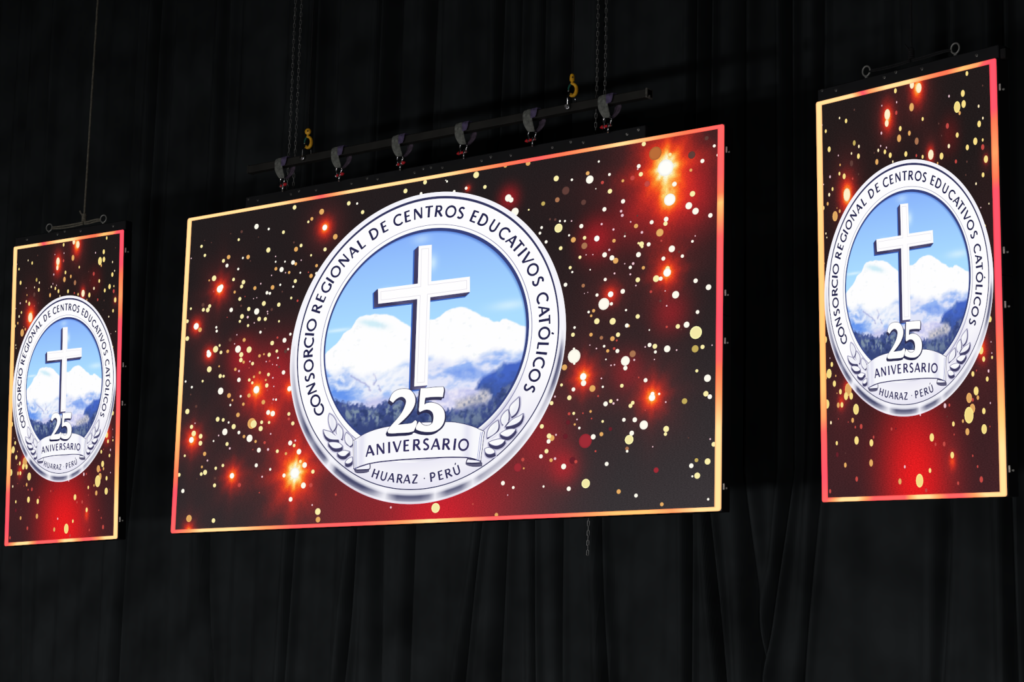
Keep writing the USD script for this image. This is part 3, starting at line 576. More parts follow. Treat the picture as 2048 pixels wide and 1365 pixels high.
    glow = np.exp(-((X + 0.535) / 0.03) ** 2 - ((Y + 0.475) / 0.035) ** 2)
    col = mixc(col, (150, 160, 205), np.clip(glow, 0, 0.7))
    # vignette of the rim: dark blue just inside the frame, wider at upper right
    dx, dy = (X - EL3[0]) / EL3[2], (Y - EL3[1]) / EL3[3]
    r = np.hypot(dx, dy)
    a = np.degrees(np.arctan2(dy, dx))
    w = 0.012 + 0.035 * np.clip(1 - np.abs(a - 40) / 75, 0, 1) + 0.012 * np.clip(1 - np.abs(a - 100) / 60, 0, 1)
    col = mixc(col, (52, 92, 186), np.clip((r - (1 - w)) / w, 0, 1) * 0.9)
    return np.clip(col, 0, 255)


def seg_dist(X, Y, a, b):
    e = b - a
    t = np.clip(((X - a[0]) * e[0] + (Y - a[1]) * e[1]) / (e @ e + 1e-12), 0, 1)
    return np.hypot(X - a[0] - t * e[0], Y - a[1] - t * e[1])


def poly_depth(poly, X, Y):
    """Signed distance to a polygon, positive inside."""
    P = np.stack([X.ravel(), Y.ravel()], 1)
    a, b = poly, np.roll(poly, -1, 0)
    d = np.full(len(P), 9.0)
    ins = np.zeros(len(P), bool)
    for p, q in zip(a, b):
        e = q - p
        t = np.clip(((P - p) @ e) / (e @ e + 1e-12), 0, 1)
        d = np.minimum(d, np.linalg.norm(P - p - t[:, None] * e, axis=1))
        cond = (p[1] > P[:, 1]) != (q[1] > P[:, 1])
        with np.errstate(divide='ignore', invalid='ignore'):
            ins ^= cond & (P[:, 0] < (q[0] - p[0]) * (P[:, 1] - p[1]) / (q[1] - p[1] + 1e-15) + p[0])
    return np.where(ins, d, -d).reshape(X.shape)


def build_emblem():
    """Every printed piece of the emblem as (name, mesh, colours), in emblem units, stacked by thin steps of z."""
    out = []
    zc = [0.0]

    def add(name, mc):
        out.append((name, mc[0], mc[1]))

    def Z():
        zc[0] += 0.0004
        return zc[0]

    add('emblem_rim', annulus(EL1, EL0, Z(), rim_color, 540, 26))
    add('emblem_band', annulus(EL2, EL1, Z(), band_color, 360, 9))
    add('emblem_inner_ring', annulus(EL3, EL2, Z(), lambda th, rh: mixc((255, 255, 255), (205, 203, 226), np.clip((th % 360 - 230) / 30, 0, 1) * np.clip((345 - th % 360) / 20, 0, 1) * np.clip(rh * 1.4 - 0.2, 0, 1)), 360, 7))
    g = 0.0052
    xs, ys = np.arange(-0.75, 0.77, g), np.arange(-0.70, 0.77, g)
    X, Y = np.meshgrid(xs, ys)
    cx, cy = (X[:-1, :-1] + X[1:, 1:]) / 2, (Y[:-1, :-1] + Y[1:, 1:]) / 2
    mask = np.hypot((cx - EL3[0]) / (EL3[2] + 0.001), (cy - EL3[1]) / (EL3[3] + 0.001)) < 1
    m, keep = grid_mesh(X, Y, Z(), mask)
    add('landscape_picture', (m, lin(landscape(X, Y).reshape(-1, 3)[keep])))
    # engraved lines: rim line (heavy at the top), inner ring line, window edge
    def line_ring(el, w0, w1, c, lean=0.0):
        def colf(th, rh):
            return np.broadcast_to(np.asarray(c, float), th.shape + (3,))
        th = np.linspace(0, 2 * np.pi, 481)
        w = w0 + (w1 - w0) * (0.5 + 0.5 * np.sin(th - lean)) ** 2
        X = np.stack([el[0] + (el[2] - w / 2) * np.cos(th), el[0] + (el[2] + w / 2) * np.cos(th)])
        Y = np.stack([el[1] + (el[3] - w / 2) * np.sin(th), el[1] + (el[3] + w / 2) * np.sin(th)])
        m, keep = grid_mesh(X[:, ::-1], Y[:, ::-1], Z())
        return m, lin(np.tile(np.asarray(c, float), (len(keep), 1)))
    add('engraved_line', line_ring(EL1, 0.006, 0.016, (52, 54, 92)))
    add('engraved_line', line_ring(EL2, 0.0045, 0.003, (118, 118, 160)))
    add('engraved_line', line_ring(EL3, 0.010, 0.021, (56, 66, 122), -0.75))
    # cross
    cr = S3('cross')
    v = np.diff(S3('cross_shift'), axis=0)[0]
    face = Polygon(cr).buffer(0)
    dark = unary_union([affinity.translate(face, *(v * k)) for k in np.linspace(0, 1, 13)])
    add('cross_shadow', flat(affinity.translate(dark, *(v * 0.22)).buffer(0.003, join_style=1), Z(), (58, 100, 192)))
    def sidec(x, y):
        d = 0.5 + 0.5 * math.sin(x * 23 + 1.0) * math.sin(y * 19 + 0.4)
        return tuple(mixc((62, 58, 92), (150, 146, 190), np.clip(d - 0.45, 0, 1) * 1.2))
    add('cross_side', flat(dark, Z(), sidec, 0.02))
    add('cross_face', flat(face, Z(), (255, 254, 255)))
    inner = face.buffer(-0.022, join_style=2)
    ring = inner.buffer(0.0014, join_style=2).difference(inner.buffer(-0.0014, join_style=2))
    add('cross_engraving', flat(ring, Z(), (222, 217, 228)))
    # laurel sprays
    leaves = [('L', k) for k in range(7)] + [('R', k) for k in range(7)]
    z1, z2, z3 = Z(), Z(), Z()
    zc[0] += 0.0002
    sh = []
    for side, k in leaves:
        p = Polygon(resample(S3(f'leaf{side}{k}'), 60, 2)).buffer(0)
        low = 3 <= k
        sh.append(unary_union([affinity.translate(p, (0.004 if side == 'R' else 0.002) * q, (-0.020 if low else -0.007) * q) for q in (0.3, 0.65, 1.0)]))
    for s in sh:
        add('laurel_shading', flat(s.buffer(0.010), z1, (196, 194, 218)))
        z1 += 4e-6
    for s in sh:
        add('laurel_shadow', flat(s.buffer(0.0025), z2, (64, 62, 96)))
        z2 += 4e-6
    for side, k in leaves:
        p = Polygon(resample(S3(f'leaf{side}{k}'), 60, 2)).buffer(0)
        add('leaf_outline', flat(p.buffer(0.0028), z3, (112, 110, 150)))
        z3 += 8e-6
        add('laurel_leaf', flat(p.buffer(-0.0008), z3, lambda x, y, c=p.centroid: tuple(mixc((255, 255, 255), (228, 228, 242), np.clip(abs(y - c.y) * 14, 0, 1)))))
    zc[0] += 0.0003
    z4 = Z()
    for side in 'LR':
        p = Polygon(resample(S3(f'stem{side}'), 60, 1)).buffer(0)
        add('laurel_stem', flat(p, z4, (240, 239, 250)))
    # ribbon
    rb = Polygon(resample(S3('ribbon'), 40, 1)).buffer(0)
    back = Polygon(S3('back')).buffer(0)
    add('ribbon_back', flat(back, Z(), lambda x, y: tuple(mixc((252, 252, 255), (176, 174, 200), np.clip((x + 0.02) * 4, 0, 1))), 0.01))
    zs = Z(), Z(), Z()
    for side in 'LR':
        s = Polygon(resample(S3(f'fold{side}s'), 60, 1)).buffer(0)
        w = Polygon(resample(S3(f'fold{side}'), 60, 1)).buffer(0)
        add('ribbon_fold_shadow', flat(s, zs[0], (92, 90, 118)))
        add('ribbon_fold', flat(w.buffer(0.004), zs[1], (48, 46, 78)))
        add('ribbon_fold', flat(w.buffer(-0.002), zs[2], (244, 243, 252)))
    low = rb.difference(affinity.translate(rb, 0, 0.013))
    add('ribbon_outline', flat(unary_union([rb.buffer(0.0035), affinity.translate(rb, 0.0, -0.007)]), Z(), (58, 56, 96)))
    def ribc(x, y):
        t = min(abs(x + 0.47), abs(x - 0.415))
        k = 0.35 * math.exp(-((x + 0.405) / 0.025) ** 2) + 0.32 * math.exp(-((x - 0.36) / 0.03) ** 2) + 0.06
        return tuple(mixc((253, 253, 255), (196, 194, 228), np.clip(k, 0, 1)))
    n = 90
    bx0, by0, bx1, by1 = rb.bounds
    strips = []
    for i in range(n):
        a, b = bx0 + (bx1 - bx0) * i / n, bx0 + (bx1 - bx0) * (i + 1) / n
        strips.append(rb.intersection(Polygon([(a, by0 - 1), (b, by0 - 1), (b, by1 + 1), (a, by1 + 1)])))
    zz = Z()
    ms = [flat(s, zz, ribc) for s in strips if s.area > 1e-8]
    add('ribbon_banner', (join(*[m for m, _ in ms]), np.vstack([q for _, q in ms])))
    zl = Z()
    for name, side in (('ribL', -1), ('ribR', 1)):
        q = S3(name)
        e = [LineString([q[0], q[3]]), LineString([q[1], q[2]])] if side < 0 else [LineString([q[1], q[2]]), LineString([q[0], q[3]])]
        add('ribbon_edge', flat(affinity.translate(e[0], 0.012 * -side, 0).buffer(0.0022), zl, (120, 122, 178)))
        add('ribbon_edge', flat(affinity.translate(e[0], 0.024 * -side, 0).buffer(0.0016), zl, (150, 156, 210)))
    # numerals
    sv = np.diff(S3('two_shift'), axis=0)[0]
    nums = [Polygon(resample(S3(k), 50, 2)).buffer(0) for k in ('two', 'five')]
    dk = [unary_union([affinity.translate(p, *(sv * k)).buffer(0.0035) for k in np.linspace(0.0, 1, 9)] + [p.buffer(0.0045), affinity.translate(p.buffer(0.004), 0.006, -0.006)]) for p in nums]
    zh, zd, zf = Z(), Z(), Z()
    for p, d in zip(nums, dk):
        add('numeral_shadow', flat(d, zd, lambda x, y: tuple(mixc((44, 44, 76), (88, 86, 116), np.clip((y + 0.45) * 2.2, 0, 1)))))
        add('numeral', flat(p.buffer(0.0015), zf, (255, 255, 254)))
    # lettering
    txt, angs, rads = RING_TEXT
    ls = []
    for ch, a, r in zip(txt, angs, rads):
        e = np.array([math.cos(math.radians(a)), math.sin(math.radians(a))]) * r
        up = e - np.array([0.008, 0.032])
        up /= np.linalg.norm(up)
        ls.append(place(ch, e, up, 0.0735, 1.14, 1.12 if 160 < a < 206 else 1.04))
    zt = Z()
    for s in ls:
        add('ring_letter', flat(s, zt, (40, 40, 76)))
    ls = []
    base = np.polyfit(*np.array(SHAPES['aniv_base'], float).T / 1000, 2)
    for ch, x in zip('ANIVERSARIO', (-.336, -.257, -.194, -.136, -.070, .004, .071, .139, .213, .272, .333)):
        y = np.polyval(base, x)
        sl = np.polyval(np.polyder(base), x)
        up = np.array([-sl, 1.0]) / math.hypot(sl, 1)
        ls.append(place(ch, np.array([x, y]) + up * 0.036, up, 0.0715, 1.14, 1.0 if ch in 'NVO' else 1.05))
    for s in ls:
        add('banner_letter', flat(s, zt, (52, 48, 92)))
    ls = []
    for ch, a, r in zip('HUARAZ.PER\u00da', (250.0, 254.3, 258.3, 262.5, 266.1, 270.0, 274.6, 278.6, 282.4, 286.1, 290.1), (.847, .845, .843, .843, .843, .843, .846, .847, .849, .853, .857)):
        e = np.array([math.cos(math.radians(a)), math.sin(math.radians(a))]) * r
        ls.append(place(ch, e, -e / np.linalg.norm(e), 0.0565, 1.08, 1.06))
    for s in ls:
        add('place_letter', flat(s, zt, (52, 50, 88)))
    return out


EMBLEM = build_emblem()

# ---------------------------------------------------------------- red glitter backdrop, border, sparks
SPARK = {'w': (255, 252, 238), 'y': (252, 240, 172), 'o': (230, 172, 100), 'q': (196, 172, 92), 'd': (96, 62, 56), 'e': (170, 116, 82), 'r': (196, 74, 68),
         'R': (158, 44, 54), 'D': (104, 32, 42), 'p': (236, 196, 206), 'W': (255, 255, 250), 'h': (186, 108, 56)}
BORDER = {'Y': (255, 232, 158), 'G': (255, 206, 120), 'O': (255, 166, 104), 'S': (255, 126, 88), 'R': (255, 104, 102), 'P': (255, 88, 108)}


def sparks(text, fx, fy, rx, ry, z0, big, warm=0.0):
    """[(mesh, colours)]: the small sparks joined, then each spark of radius big or more."""
    tok = text.split()
    rows = [(int(tok[i]), int(tok[i + 1]), int(tok[i + 2]), tok[i + 3]) for i in range(0, len(tok), 4)]
    order = {k: i for i, k in enumerate('dDReprhqoywW')}
    rows.sort(key=lambda r: order[r[3]])
    n = 16
    a = np.arange(n) * 2 * np.pi / n
    small, large = [], []
    for i, (x, y, r, code) in enumerate(rows):
        c = np.array(SPARK[code], float) * (np.array([1.0, 1 - 0.06 * warm, 1 - 0.2 * warm]) if code in 'ywW' else 1.0)
        core, edge = c, c * (0.93 if code in 'wWy' else 0.9)
        if code in 'yo' and r > 22:
            core, edge = c * 0.97, np.minimum(c * 1.06, 255)
        rr = [0.0, 0.72, 1.0]
        px, py = x / 1000 * fx, y / 1000 * fy
        v = [[px, py, z0 + i * 3e-6]]
        for q in rr[1:]:
            v += [[px + rx * r / 1000 * q * math.cos(t), py + ry * r / 1000 * q * math.sin(t), z0 + i * 3e-6] for t in a]
        f = []
        for j in range(n):
            l = (j + 1) % n
            f += [(0, 1 + j, 1 + l), (1 + j, 1 + n + j, 1 + n + l), (1 + j, 1 + n + l, 1 + l)]
        (large if r >= big else small).append((trimesh.Trimesh(np.array(v), np.array(f), process=False), lin(np.vstack([core[None], np.tile(core, (n, 1)), np.tile(edge, (n, 1))]))))
    return [(join(*[m for m, _ in small]), np.vstack([c for _, c in small]))] + large


HOT = [(0, (0, 0, 0)), (.10, (58, 16, 16)), (.22, (120, 26, 22)), (.40, (190, 42, 28)), (.60, (240, 72, 30)), (.80, (255, 138, 44)), (1.0, (255, 212, 110)), (1.25, (255, 250, 215)), (3, (255, 255, 240))]


def glow(X, Y, x, y, r, a, spikes, sq=1.0):
    """Brightness of one glittering star: a hot core, a soft halo and, on the largest, rays."""
    dx, dy = (X - x) / sq, Y - y
    d = np.hypot(dx, dy) / (1.14 * r)
    g = a * (0.95 * np.exp(-d * 2.5) + 0.45 * np.exp(-(d * 3.4) ** 2))
    if spikes:
        th = np.arctan2(dy, dx)
        ray = np.abs(np.cos(th - 1.53)) ** 40 * 0.9 + np.abs(np.cos(th - 0.12)) ** 40 * 0.6 + np.abs(np.cos(th - 0.85)) ** 30 * 0.6 + np.abs(np.cos(th + 0.75)) ** 30 * 0.45 + np.abs(np.cos(th - 2.0)) ** 50 * 0.3
        g = g + a * ray * 0.42 * np.exp(-d * 1.25) * (1.0 if r > 0.19 else 0.55)
    return g


def backdrop(w, h, nx, ny, base, glows, sides):
    xs, ys = np.linspace(-w / 2, w / 2, nx), np.linspace(-h / 2, h / 2, ny)
    X, Y = np.meshgrid(xs, ys)
    n = meshkit.fbm(np.stack([X * 1.3, Y * 1.3, 0 * X], -1), 3, 21)
    t = np.clip((0.6 - Y) / 1.6, 0, 1)
    b = lin(mixc(base[0], base[1], t))  # screen black level with hall light painted in, paler lower down
    if not sides:
        b = b * (1 + 0.55 * np.clip(X / 2, 0, 1) * np.clip(-Y / 1.0 + 0.1, 0, 1))[..., None]  # more hall light painted in towards the lower right
    red = np.clip((n - 0.40) * 2.2, 0, 1) * np.clip(0.75 - Y, 0.1, 1.2)
    if not sides:
        red *= np.clip(1.25 - np.abs(X + 0.25) / 1.5, 0, 1)
    red = red * (0.6 if sides else 1.0)
    col = b + red[..., None] * np.array([0.045, 0.0012, 0.002])
    G, F = np.zeros_like(X), np.zeros_like(X)
    for g in glows:
        if sides:
            x, y, r, a = g
            if r > 200 and y < -400 or a < 0.3:
                F += a * np.exp(-((X - x / 1000 * w / 2) / (r / 1000 * 0.62)) ** 2 - ((Y - y / 1000) / (r / 1000)) ** 2)
            else:
                G += glow(X, Y, x / 1000 * w / 2, y / 1000, r / 1000 * 1.15, a * 0.9, 0, 0.55 * w / 1.144)
        else:
            x, y, r, a, s = g
            if not s and (a < 0.45 or r > 300):
                F += a * 1.1 * np.exp(-(((X - x / 1000) ** 2 + (Y - y / 1000) ** 2) / (r / 1000 * 0.85) ** 2))
            else:
                G += glow(X, Y, x / 1000, y / 1000, r / 1000, a * 0.95, s)
    F = np.clip(F, 0, 1)[..., None]
    col = col * (1 - F * 0.85) + F * (np.array([0.80, 0.010, 0.012]) if sides else np.array([0.72, 0.011, 0.024]))
    G = G * (0.9 + 0.2 * meshkit.noise(np.stack([X * 60, Y * 60, 0 * X], -1), 5))
    k = np.array([q for q, _ in HOT])
    hot = np.stack([np.interp(G, k, lin([c[i] for _, c in HOT])) for i in range(3)], -1)
    col = col * np.clip(1 - G * 1.4, 0, 1)[..., None] + hot
    m, keep = grid_mesh(X, Y, 0.0)
    return m, np.clip(col.reshape(-1, 3)[keep], 0, 1.3)


def border(w, h, bw, bh, rad, stops, z):
    """The glowing frame: a closed strip of quads whose colour follows the stops of each side."""
    def colour(side, s):
        q = stops[side]
        x = np.array([a for a, _ in q], float)
        c = np.array([BORDER[b] for _, b in q], float)
        o = np.argsort(x)
        return np.stack([np.interp(s, x[o], c[o, k]) for k in range(3)], -1)
    hw, hh = w / 2, h / 2
    path = []                                               # (outer point, inner point, side, parameter)
    N = 150
    for k in np.linspace(-1, 1, N):
        path.append(((k * (hw - rad), hh), (k * (hw - bw), hh - bh), 'top', k * 1000))
    for a in np.linspace(80, 10, 6):
        path.append(((hw - rad + rad * math.cos(math.radians(a)), hh - rad + rad * math.sin(math.radians(a))), (hw - bw, hh - bh), 'right', 1000))
    for k in np.linspace(1, -1, N):
        path.append(((hw, k * (hh - rad)), (hw - bw, k * (hh - bh)), 'right', k * 1000))
    for a in np.linspace(-10, -80, 6):
        path.append(((hw - rad + rad * math.cos(math.radians(a)), -hh + rad + rad * math.sin(math.radians(a))), (hw - bw, -hh + bh), 'right', -1000))
    for k in np.linspace(1, -1, N):
        path.append(((k * (hw - rad), -hh), (k * (hw - bw), -hh + bh), 'bottom', k * 1000))
    for a in np.linspace(-100, -170, 6):
        path.append(((-hw + rad + rad * math.cos(math.radians(a)), -hh + rad + rad * math.sin(math.radians(a))), (-hw + bw, -hh + bh), 'left', -1000))
    for k in np.linspace(-1, 1, N):
        path.append(((-hw, k * (hh - rad)), (-hw + bw, k * (hh - bh)), 'left', k * 1000))
    for a in np.linspace(170, 100, 6):
        path.append(((-hw + rad + rad * math.cos(math.radians(a)), hh - rad + rad * math.sin(math.radians(a))), (-hw + bw, hh - bh), 'left', 1000))
    n = len(path)
    cols = 5
    ts = np.linspace(0, 1, cols)
    v, c = [], []
    for o, i, side, s in path:
        core = colour(side, s)
        for t in ts:
            v.append((o[0] + (i[0] - o[0]) * t, o[1] + (i[1] - o[1]) * t, z))
            e = min(1.0, 0.78 + 0.9 * min(t, 1 - t))
            c.append(core * np.array([1.0, e, e]))
    f = []
    for a in range(n):
        b = (a + 1) % n
        for k in range(cols - 1):
            f += [(a * cols + k, b * cols + k, b * cols + k + 1), (a * cols + k, b * cols + k + 1, a * cols + k + 1)]
    m = trimesh.Trimesh(np.array(v), np.array(f), process=False)
    if m.face_normals[:, 2].mean() < 0:
        m = trimesh.Trimesh(m.vertices, m.faces[:, ::-1], process=False)
    return m, lin(np.clip(np.array(c), 0, 255))



# ---------------------------------------------------------------- LED screens
def screen(label, rot, pos, w, cols, head, bolts, rings, latches, main, mat_ring='ring_steel'):
    h = 2.0
    R = np.array(rot)
    t = thing('led_screen', label, 'screen', matrix=Gf.Matrix4d(*[float(v) for c in range(3) for v in (*R[:, c], 0)], *[float(v) for v in pos], 1.0))
    dep = 0.075
    cw = w / cols
    for i in range(cols):
        for j in range(2):
            obj('cabinet', rbox(cw - 0.001, h / 2 - 0.001, dep, (-w / 2 + cw * (i + 0.5), -0.5 + j, -dep / 2 - 0.004), 0.003), 'cabinet_black', t)
    hh = 0.074 if main else 0.064
    obj('header_bar', rbox(head[1] - head[0], hh, 0.07, ((head[0] + head[1]) / 2, h / 2 + 0.001 + hh / 2, -0.045), 0.004), 'header_black', t)
    for x, y in bolts:
        if y < h / 2 + 0.012:
            continue
        b = join(cyl((x, y, -0.011), (x, y, -0.003), 0.0055, 6), cyl((x, y, -0.0112), (x, y, -0.009), 0.008, 12))
        obj('bolt', b, 'bolt_steel', t)
    for y in latches:
        p = obj('latch', rbox(0.010, 0.032, 0.007, (w / 2 + 0.004, y, -0.012), 0.002), 'latch_steel', t)
        obj('latch_pin', cyl((w / 2 - 0.002, y - 0.006, -0.038), (w / 2 + 0.007, y - 0.006, -0.038), 0.005, 10), 'latch_steel', p)
    for x in rings:
        a = np.linspace(0, 2 * np.pi, 28, endpoint=False)
        pts = np.stack([x + 0.0245 * np.cos(a), h / 2 + 0.101 + 0.0245 * np.sin(a), np.full(28, -0.022)], 1)
        obj('lifting_ring', join(tube(pts, 0.0046, 8, closed=True), cyl((x, h / 2 + 0.062, -0.022), (x, h / 2 + 0.076, -0.022), 0.008, 10)), mat_ring, t)
    if main:
        bd = backdrop(w - 0.002, h - 0.002, 420, 220, ((33, 29, 30), (47, 43, 45)), MAIN_GLOWS, False)
        bw, bh, sp, bo = 0.0415, 0.0225, sparks(MAIN_SPARKS, 1, 1, 1.06, 0.96, 0.0006, 16), MAIN_BORDER
        ex, ey, ea, eb = -0.0128, 0.0034, 1.0268, 0.8945
    else:
        k = w / 1.144
        bd = backdrop(w - 0.002, h - 0.002, 130, 230, ((33, 27, 27), (52, 34, 37)), SIDE_GLOWS, True)
        bw, bh, sp, bo = 0.042 * k, 0.0225, sparks(SIDE_SPARKS, w / 2, 1, 0.69 * k, 0.98, 0.0006, 15, 1.0), SIDE_BORDER
        ex, ey, ea, eb = (-0.004, 0.0025, 0.925 * w / 2, 0.612)
    pan = obj('display_panel', bd[0], 'screen_backdrop', t, col=bd[1], label='glowing picture of red glitter and an anniversary emblem')
    obj('small_sparks', sp[0][0], 'screen_content', pan, col=sp[0][1], kind='stuff')
    for m, col in sp[1:]:
        obj('spark_light', m, 'screen_content', pan, col=col)
    b = border(w, h, bw, bh, 0.017 if main else 0.012, bo, 0.0030)
    obj('glowing_border', b[0], 'screen_content', pan, col=b[1])
    for name, m, col in EMBLEM:
        v = np.array(m.vertices)
        q = trimesh.Trimesh(np.c_[v[:, 0] * ea + ex, v[:, 1] * eb + ey, 0.0034 + v[:, 2]], m.faces, process=False)
        obj(name, q, 'screen_content', pan, col=col)
    return t, R, np.array(pos)


BOLTS = [(-1.477, 1.058), (-1.394, 1.042), (-1.109, 1.042), (-1.043, 1.054), (-0.9, 1.04), (-0.611, 1.041), (-0.487, 1.056), (-0.403, 1.04), (-0.116, 1.039), (-0.051, 1.053), (0.008, 1.052), (0.094, 1.039), (0.383, 1.038), (0.449, 1.051), (0.593, 1.04), (0.883, 1.041), (1.008, 1.054), (1.093, 1.039), (1.383, 1.041), (1.456, 1.054)]
SB = [(-0.446, 1.04), (-0.124, 1.043), (-0.05, 1.055), (0.115, 1.04), (0.447, 1.039)]
LATCH = (0.865, 0.113, -0.135, -0.876)
main_t, _, _ = screen('wide LED screen in the middle, showing the round emblem on red glitter', [[1, 0, 0], [0, 0, -1], [0, 1, 0]], (0, 0, 3.75), 4.00754, 8, (-1.5, 1.5), BOLTS, [], LATCH, True)
W_R, W_L = 1.144247, 0.946807
right_t, RR, PR = screen('narrow upright LED screen at the right, hung by two bare steel rings', [[0.966238, 0.020165, -0.256862], [-0.255076, -0.065753, -0.964683], [-0.036342, 0.997632, -0.058389]],
                         (3.06233, -0.06105, 3.76588), W_R, 2, (-W_R / 2, W_R / 2), [(-0.54, 1.056)] + SB, (-0.251, 0.311), LATCH, False, 'ring_steel')
kl = W_L / W_R
left_t, RL, PL = screen('narrow upright LED screen at the left, hung from a grey rope', [[0.9879, -0.034094, 0.151296], [0.150723, -0.018802, -0.988397], [0.036543, 0.999242, -0.013436]],
                        (-2.94175, -0.13475, 3.707), W_L, 2, (-W_L / 2, W_L / 2), [(x * kl, y) for x, y in SB], (-0.186, 0.277), LATCH, False, 'ring_steel')
obj('corner_clamp', join(rbox(0.03, 0.05, 0.05, (W_R / 2 + 0.02, 1.02, -0.04), 0.004)), 'cabinet_black', right_t)

# ---------------------------------------------------------------- lifting pole over the middle screen
BZ, BH = 4.990, 0.023
pole = thing('lifting_pole', 'long black square steel bar carrying six slings above the wide screen', 'bar', (0, 0, BZ))
obj('bar', rbox(2.998, 0.05, 2 * BH, (0.035, 0, 0), 0.004), 'pole_paint', pole)
obj('end_plate', join(rbox(0.012, 0.056, 0.052, (1.528, 0, 0), 0.002), rbox(0.010, 0.012, 0.014, (1.540, -0.012, -0.020), 0.002)), 'plate_paint', pole)
obj('end_plate', rbox(0.012, 0.056, 0.052, (-1.458, 0, 0), 0.002), 'pole_paint', pole)

# ---------------------------------------------------------------- slings, shackles and lifting eyes
SX = [-1.165, -0.697, -0.214, 0.264, 0.755, 1.267]
PLACE = ['leftmost of the six', 'second from the left', 'third from the left', 'third from the right', 'second from the right', 'rightmost of the six']
PIN_SIDE = [1, 1, 1, -1, -1, -1]
for i, (sx, pl, ps) in enumerate(zip(SX, PLACE, PIN_SIDE)):
    rng = random.Random(30 + i)
    j = lambda s: rng.uniform(-s, s)
    cx = sx + 0.012
    s = thing('round_sling', f'grey and purple cloth sling looped over the bar, {pl}', 'sling', (cx, 0, BZ), group='slings on the lifting bar')
    # grey front drape: from the top of the bar down its front to the shackle bow
    k = 1 + j(0.06)
    obj('front_strap', strap([(-0.028, 0.004, 0.032), (-0.029, -0.024, 0.0325), (-0.030, -0.0355, 0.022), (-0.030, -0.036, -0.012), (-0.024, -0.034, -0.048), (-0.018, -0.022, -0.078), (-0.015, -0.010, -0.096)],
                             [(0.026 * k, 0, 0), (0.028 * k, 0, 0), (0.030 * k, 0, 0.002), (0.032 * k, 0, 0), (0.032 * k, 0.002, 0), (0.026, 0.004, 0), (0.017, 0.006, 0)],
                             [(0, 0, 0.004), (0, 0.001, 0.004), (0, 0.004, 0.003), (0, 0.006, 0), (0, 0.008, 0), (0, 0.010, 0), (0, 0.009, 0.002)], 0.35, i), 'sling_grey', s)
    # purple wrap over the bar
    obj('wrap_band', strap([(0.018, 0.034, -0.018), (0.018, 0.0355, 0.020), (0.018, 0.028, 0.033), (0.017, 0.0, 0.034), (0.016, -0.028, 0.034), (0.015, -0.0365, 0.022), (0.013, -0.036, -0.006), (0.009, -0.036, -0.026 + j(0.003))],
                           [(0.020, 0, 0), (0.021, 0, 0), (0.022, 0, 0), (0.023, 0, 0), (0.024, 0, 0), (0.024, 0, 0), (0.022, 0, 0.002), (0.017, 0, 0.003)],
                           [(0, 0.004, 0), (0, 0.004, 0.002), (0, 0.001, 0.004), (0, 0.001, 0.004), (0, 0.001, 0.004), (0, 0.004, 0.002), (0, 0.005, 0), (0, 0.004, 0)], 0.2, 20 + i), 'sling_purple', s)
    # the leg that comes from behind the bar to the bow
    obj('rear_strap', strap([(0.020, 0.036, -0.020), (0.024, 0.036, -0.036), (0.022, 0.026, -0.062), (0.012, 0.010, -0.088), (0.004, 0.002, -0.098)],
                            [(0.020, 0, 0.007), (0.024, 0, 0.009), (0.022, 0.004, 0.006), (0.016, 0.004, 0.002), (0.010, 0.004, 0)],
                            [(0, 0.005, 0), (0, 0.006, 0), (0, 0.007, 0), (0, 0.008, 0), (0, 0.008, 0)], 0.3, 40 + i), 'sling_violet', s)
    # bow shackle: bow up through the sling, red pin through the eye on the screen's header
    h = thing('bow_shackle', f'small steel shackle with red pin under the sling {pl}', 'shackle', (sx - 0.002, -0.008, BZ - 0.137), group='shackles under the slings', rotz=-12 + j(8))
    K = 1.28
    a = np.radians(np.linspace(-40, 220, 24))
    bow = np.vstack([[(0.0175, 0, -0.002)], np.stack([0.0235 * np.cos(a), 0 * a, 0.028 + 0.0215 * np.sin(a)], 1), [(-0.0175, 0, -0.002)]])
    obj('bow', tube(bow * [K, 1, 1.08], 0.0054, 9), 'zinc_steel', h)
    for q in (-1, 1):
        obj('lug', cyl((q * 0.0265, 0, -0.002), (q * 0.0190, 0, -0.002), 0.0095, 14), 'zinc_steel', h)
    obj('pin', cyl((-0.0290, 0, -0.002), (0.0290, 0, -0.002), 0.0075, 12), 'pin_red', h)
    obj('pin_head', join(cyl((ps * 0.0285, 0, -0.002), (ps * 0.0400, 0, -0.002), 0.0105, 12), cyl((ps * 0.0400, 0, -0.002), (ps * 0.0520, 0, -0.002), 0.0085, 12, 0.0055)), 'pin_red', h)
    obj('pin_tip', cyl((-ps * 0.0285, 0, -0.002), (-ps * 0.0340, 0, -0.002), 0.0078, 12), 'zinc_steel', h)
    # lifting eye welded to the header (screen coordinates: x, z - 3.75, -y)
    y0 = BZ - 0.137 - 3.75
    a = np.radians(np.linspace(-180, 180, 26, endpoint=False))
    c, sn = math.cos(math.radians(35)), math.sin(math.radians(35))
    eye = np.stack([sx + 0.003 + 0.0180 * np.cos(a) * sn, y0 - 0.016 + 0.0250 * np.sin(a), 0.008 + 0.0180 * np.cos(a) * c], 1)
    obj('lifting_eye', tube(eye, 0.0048, 8, closed=True), 'zinc_steel', main_t)

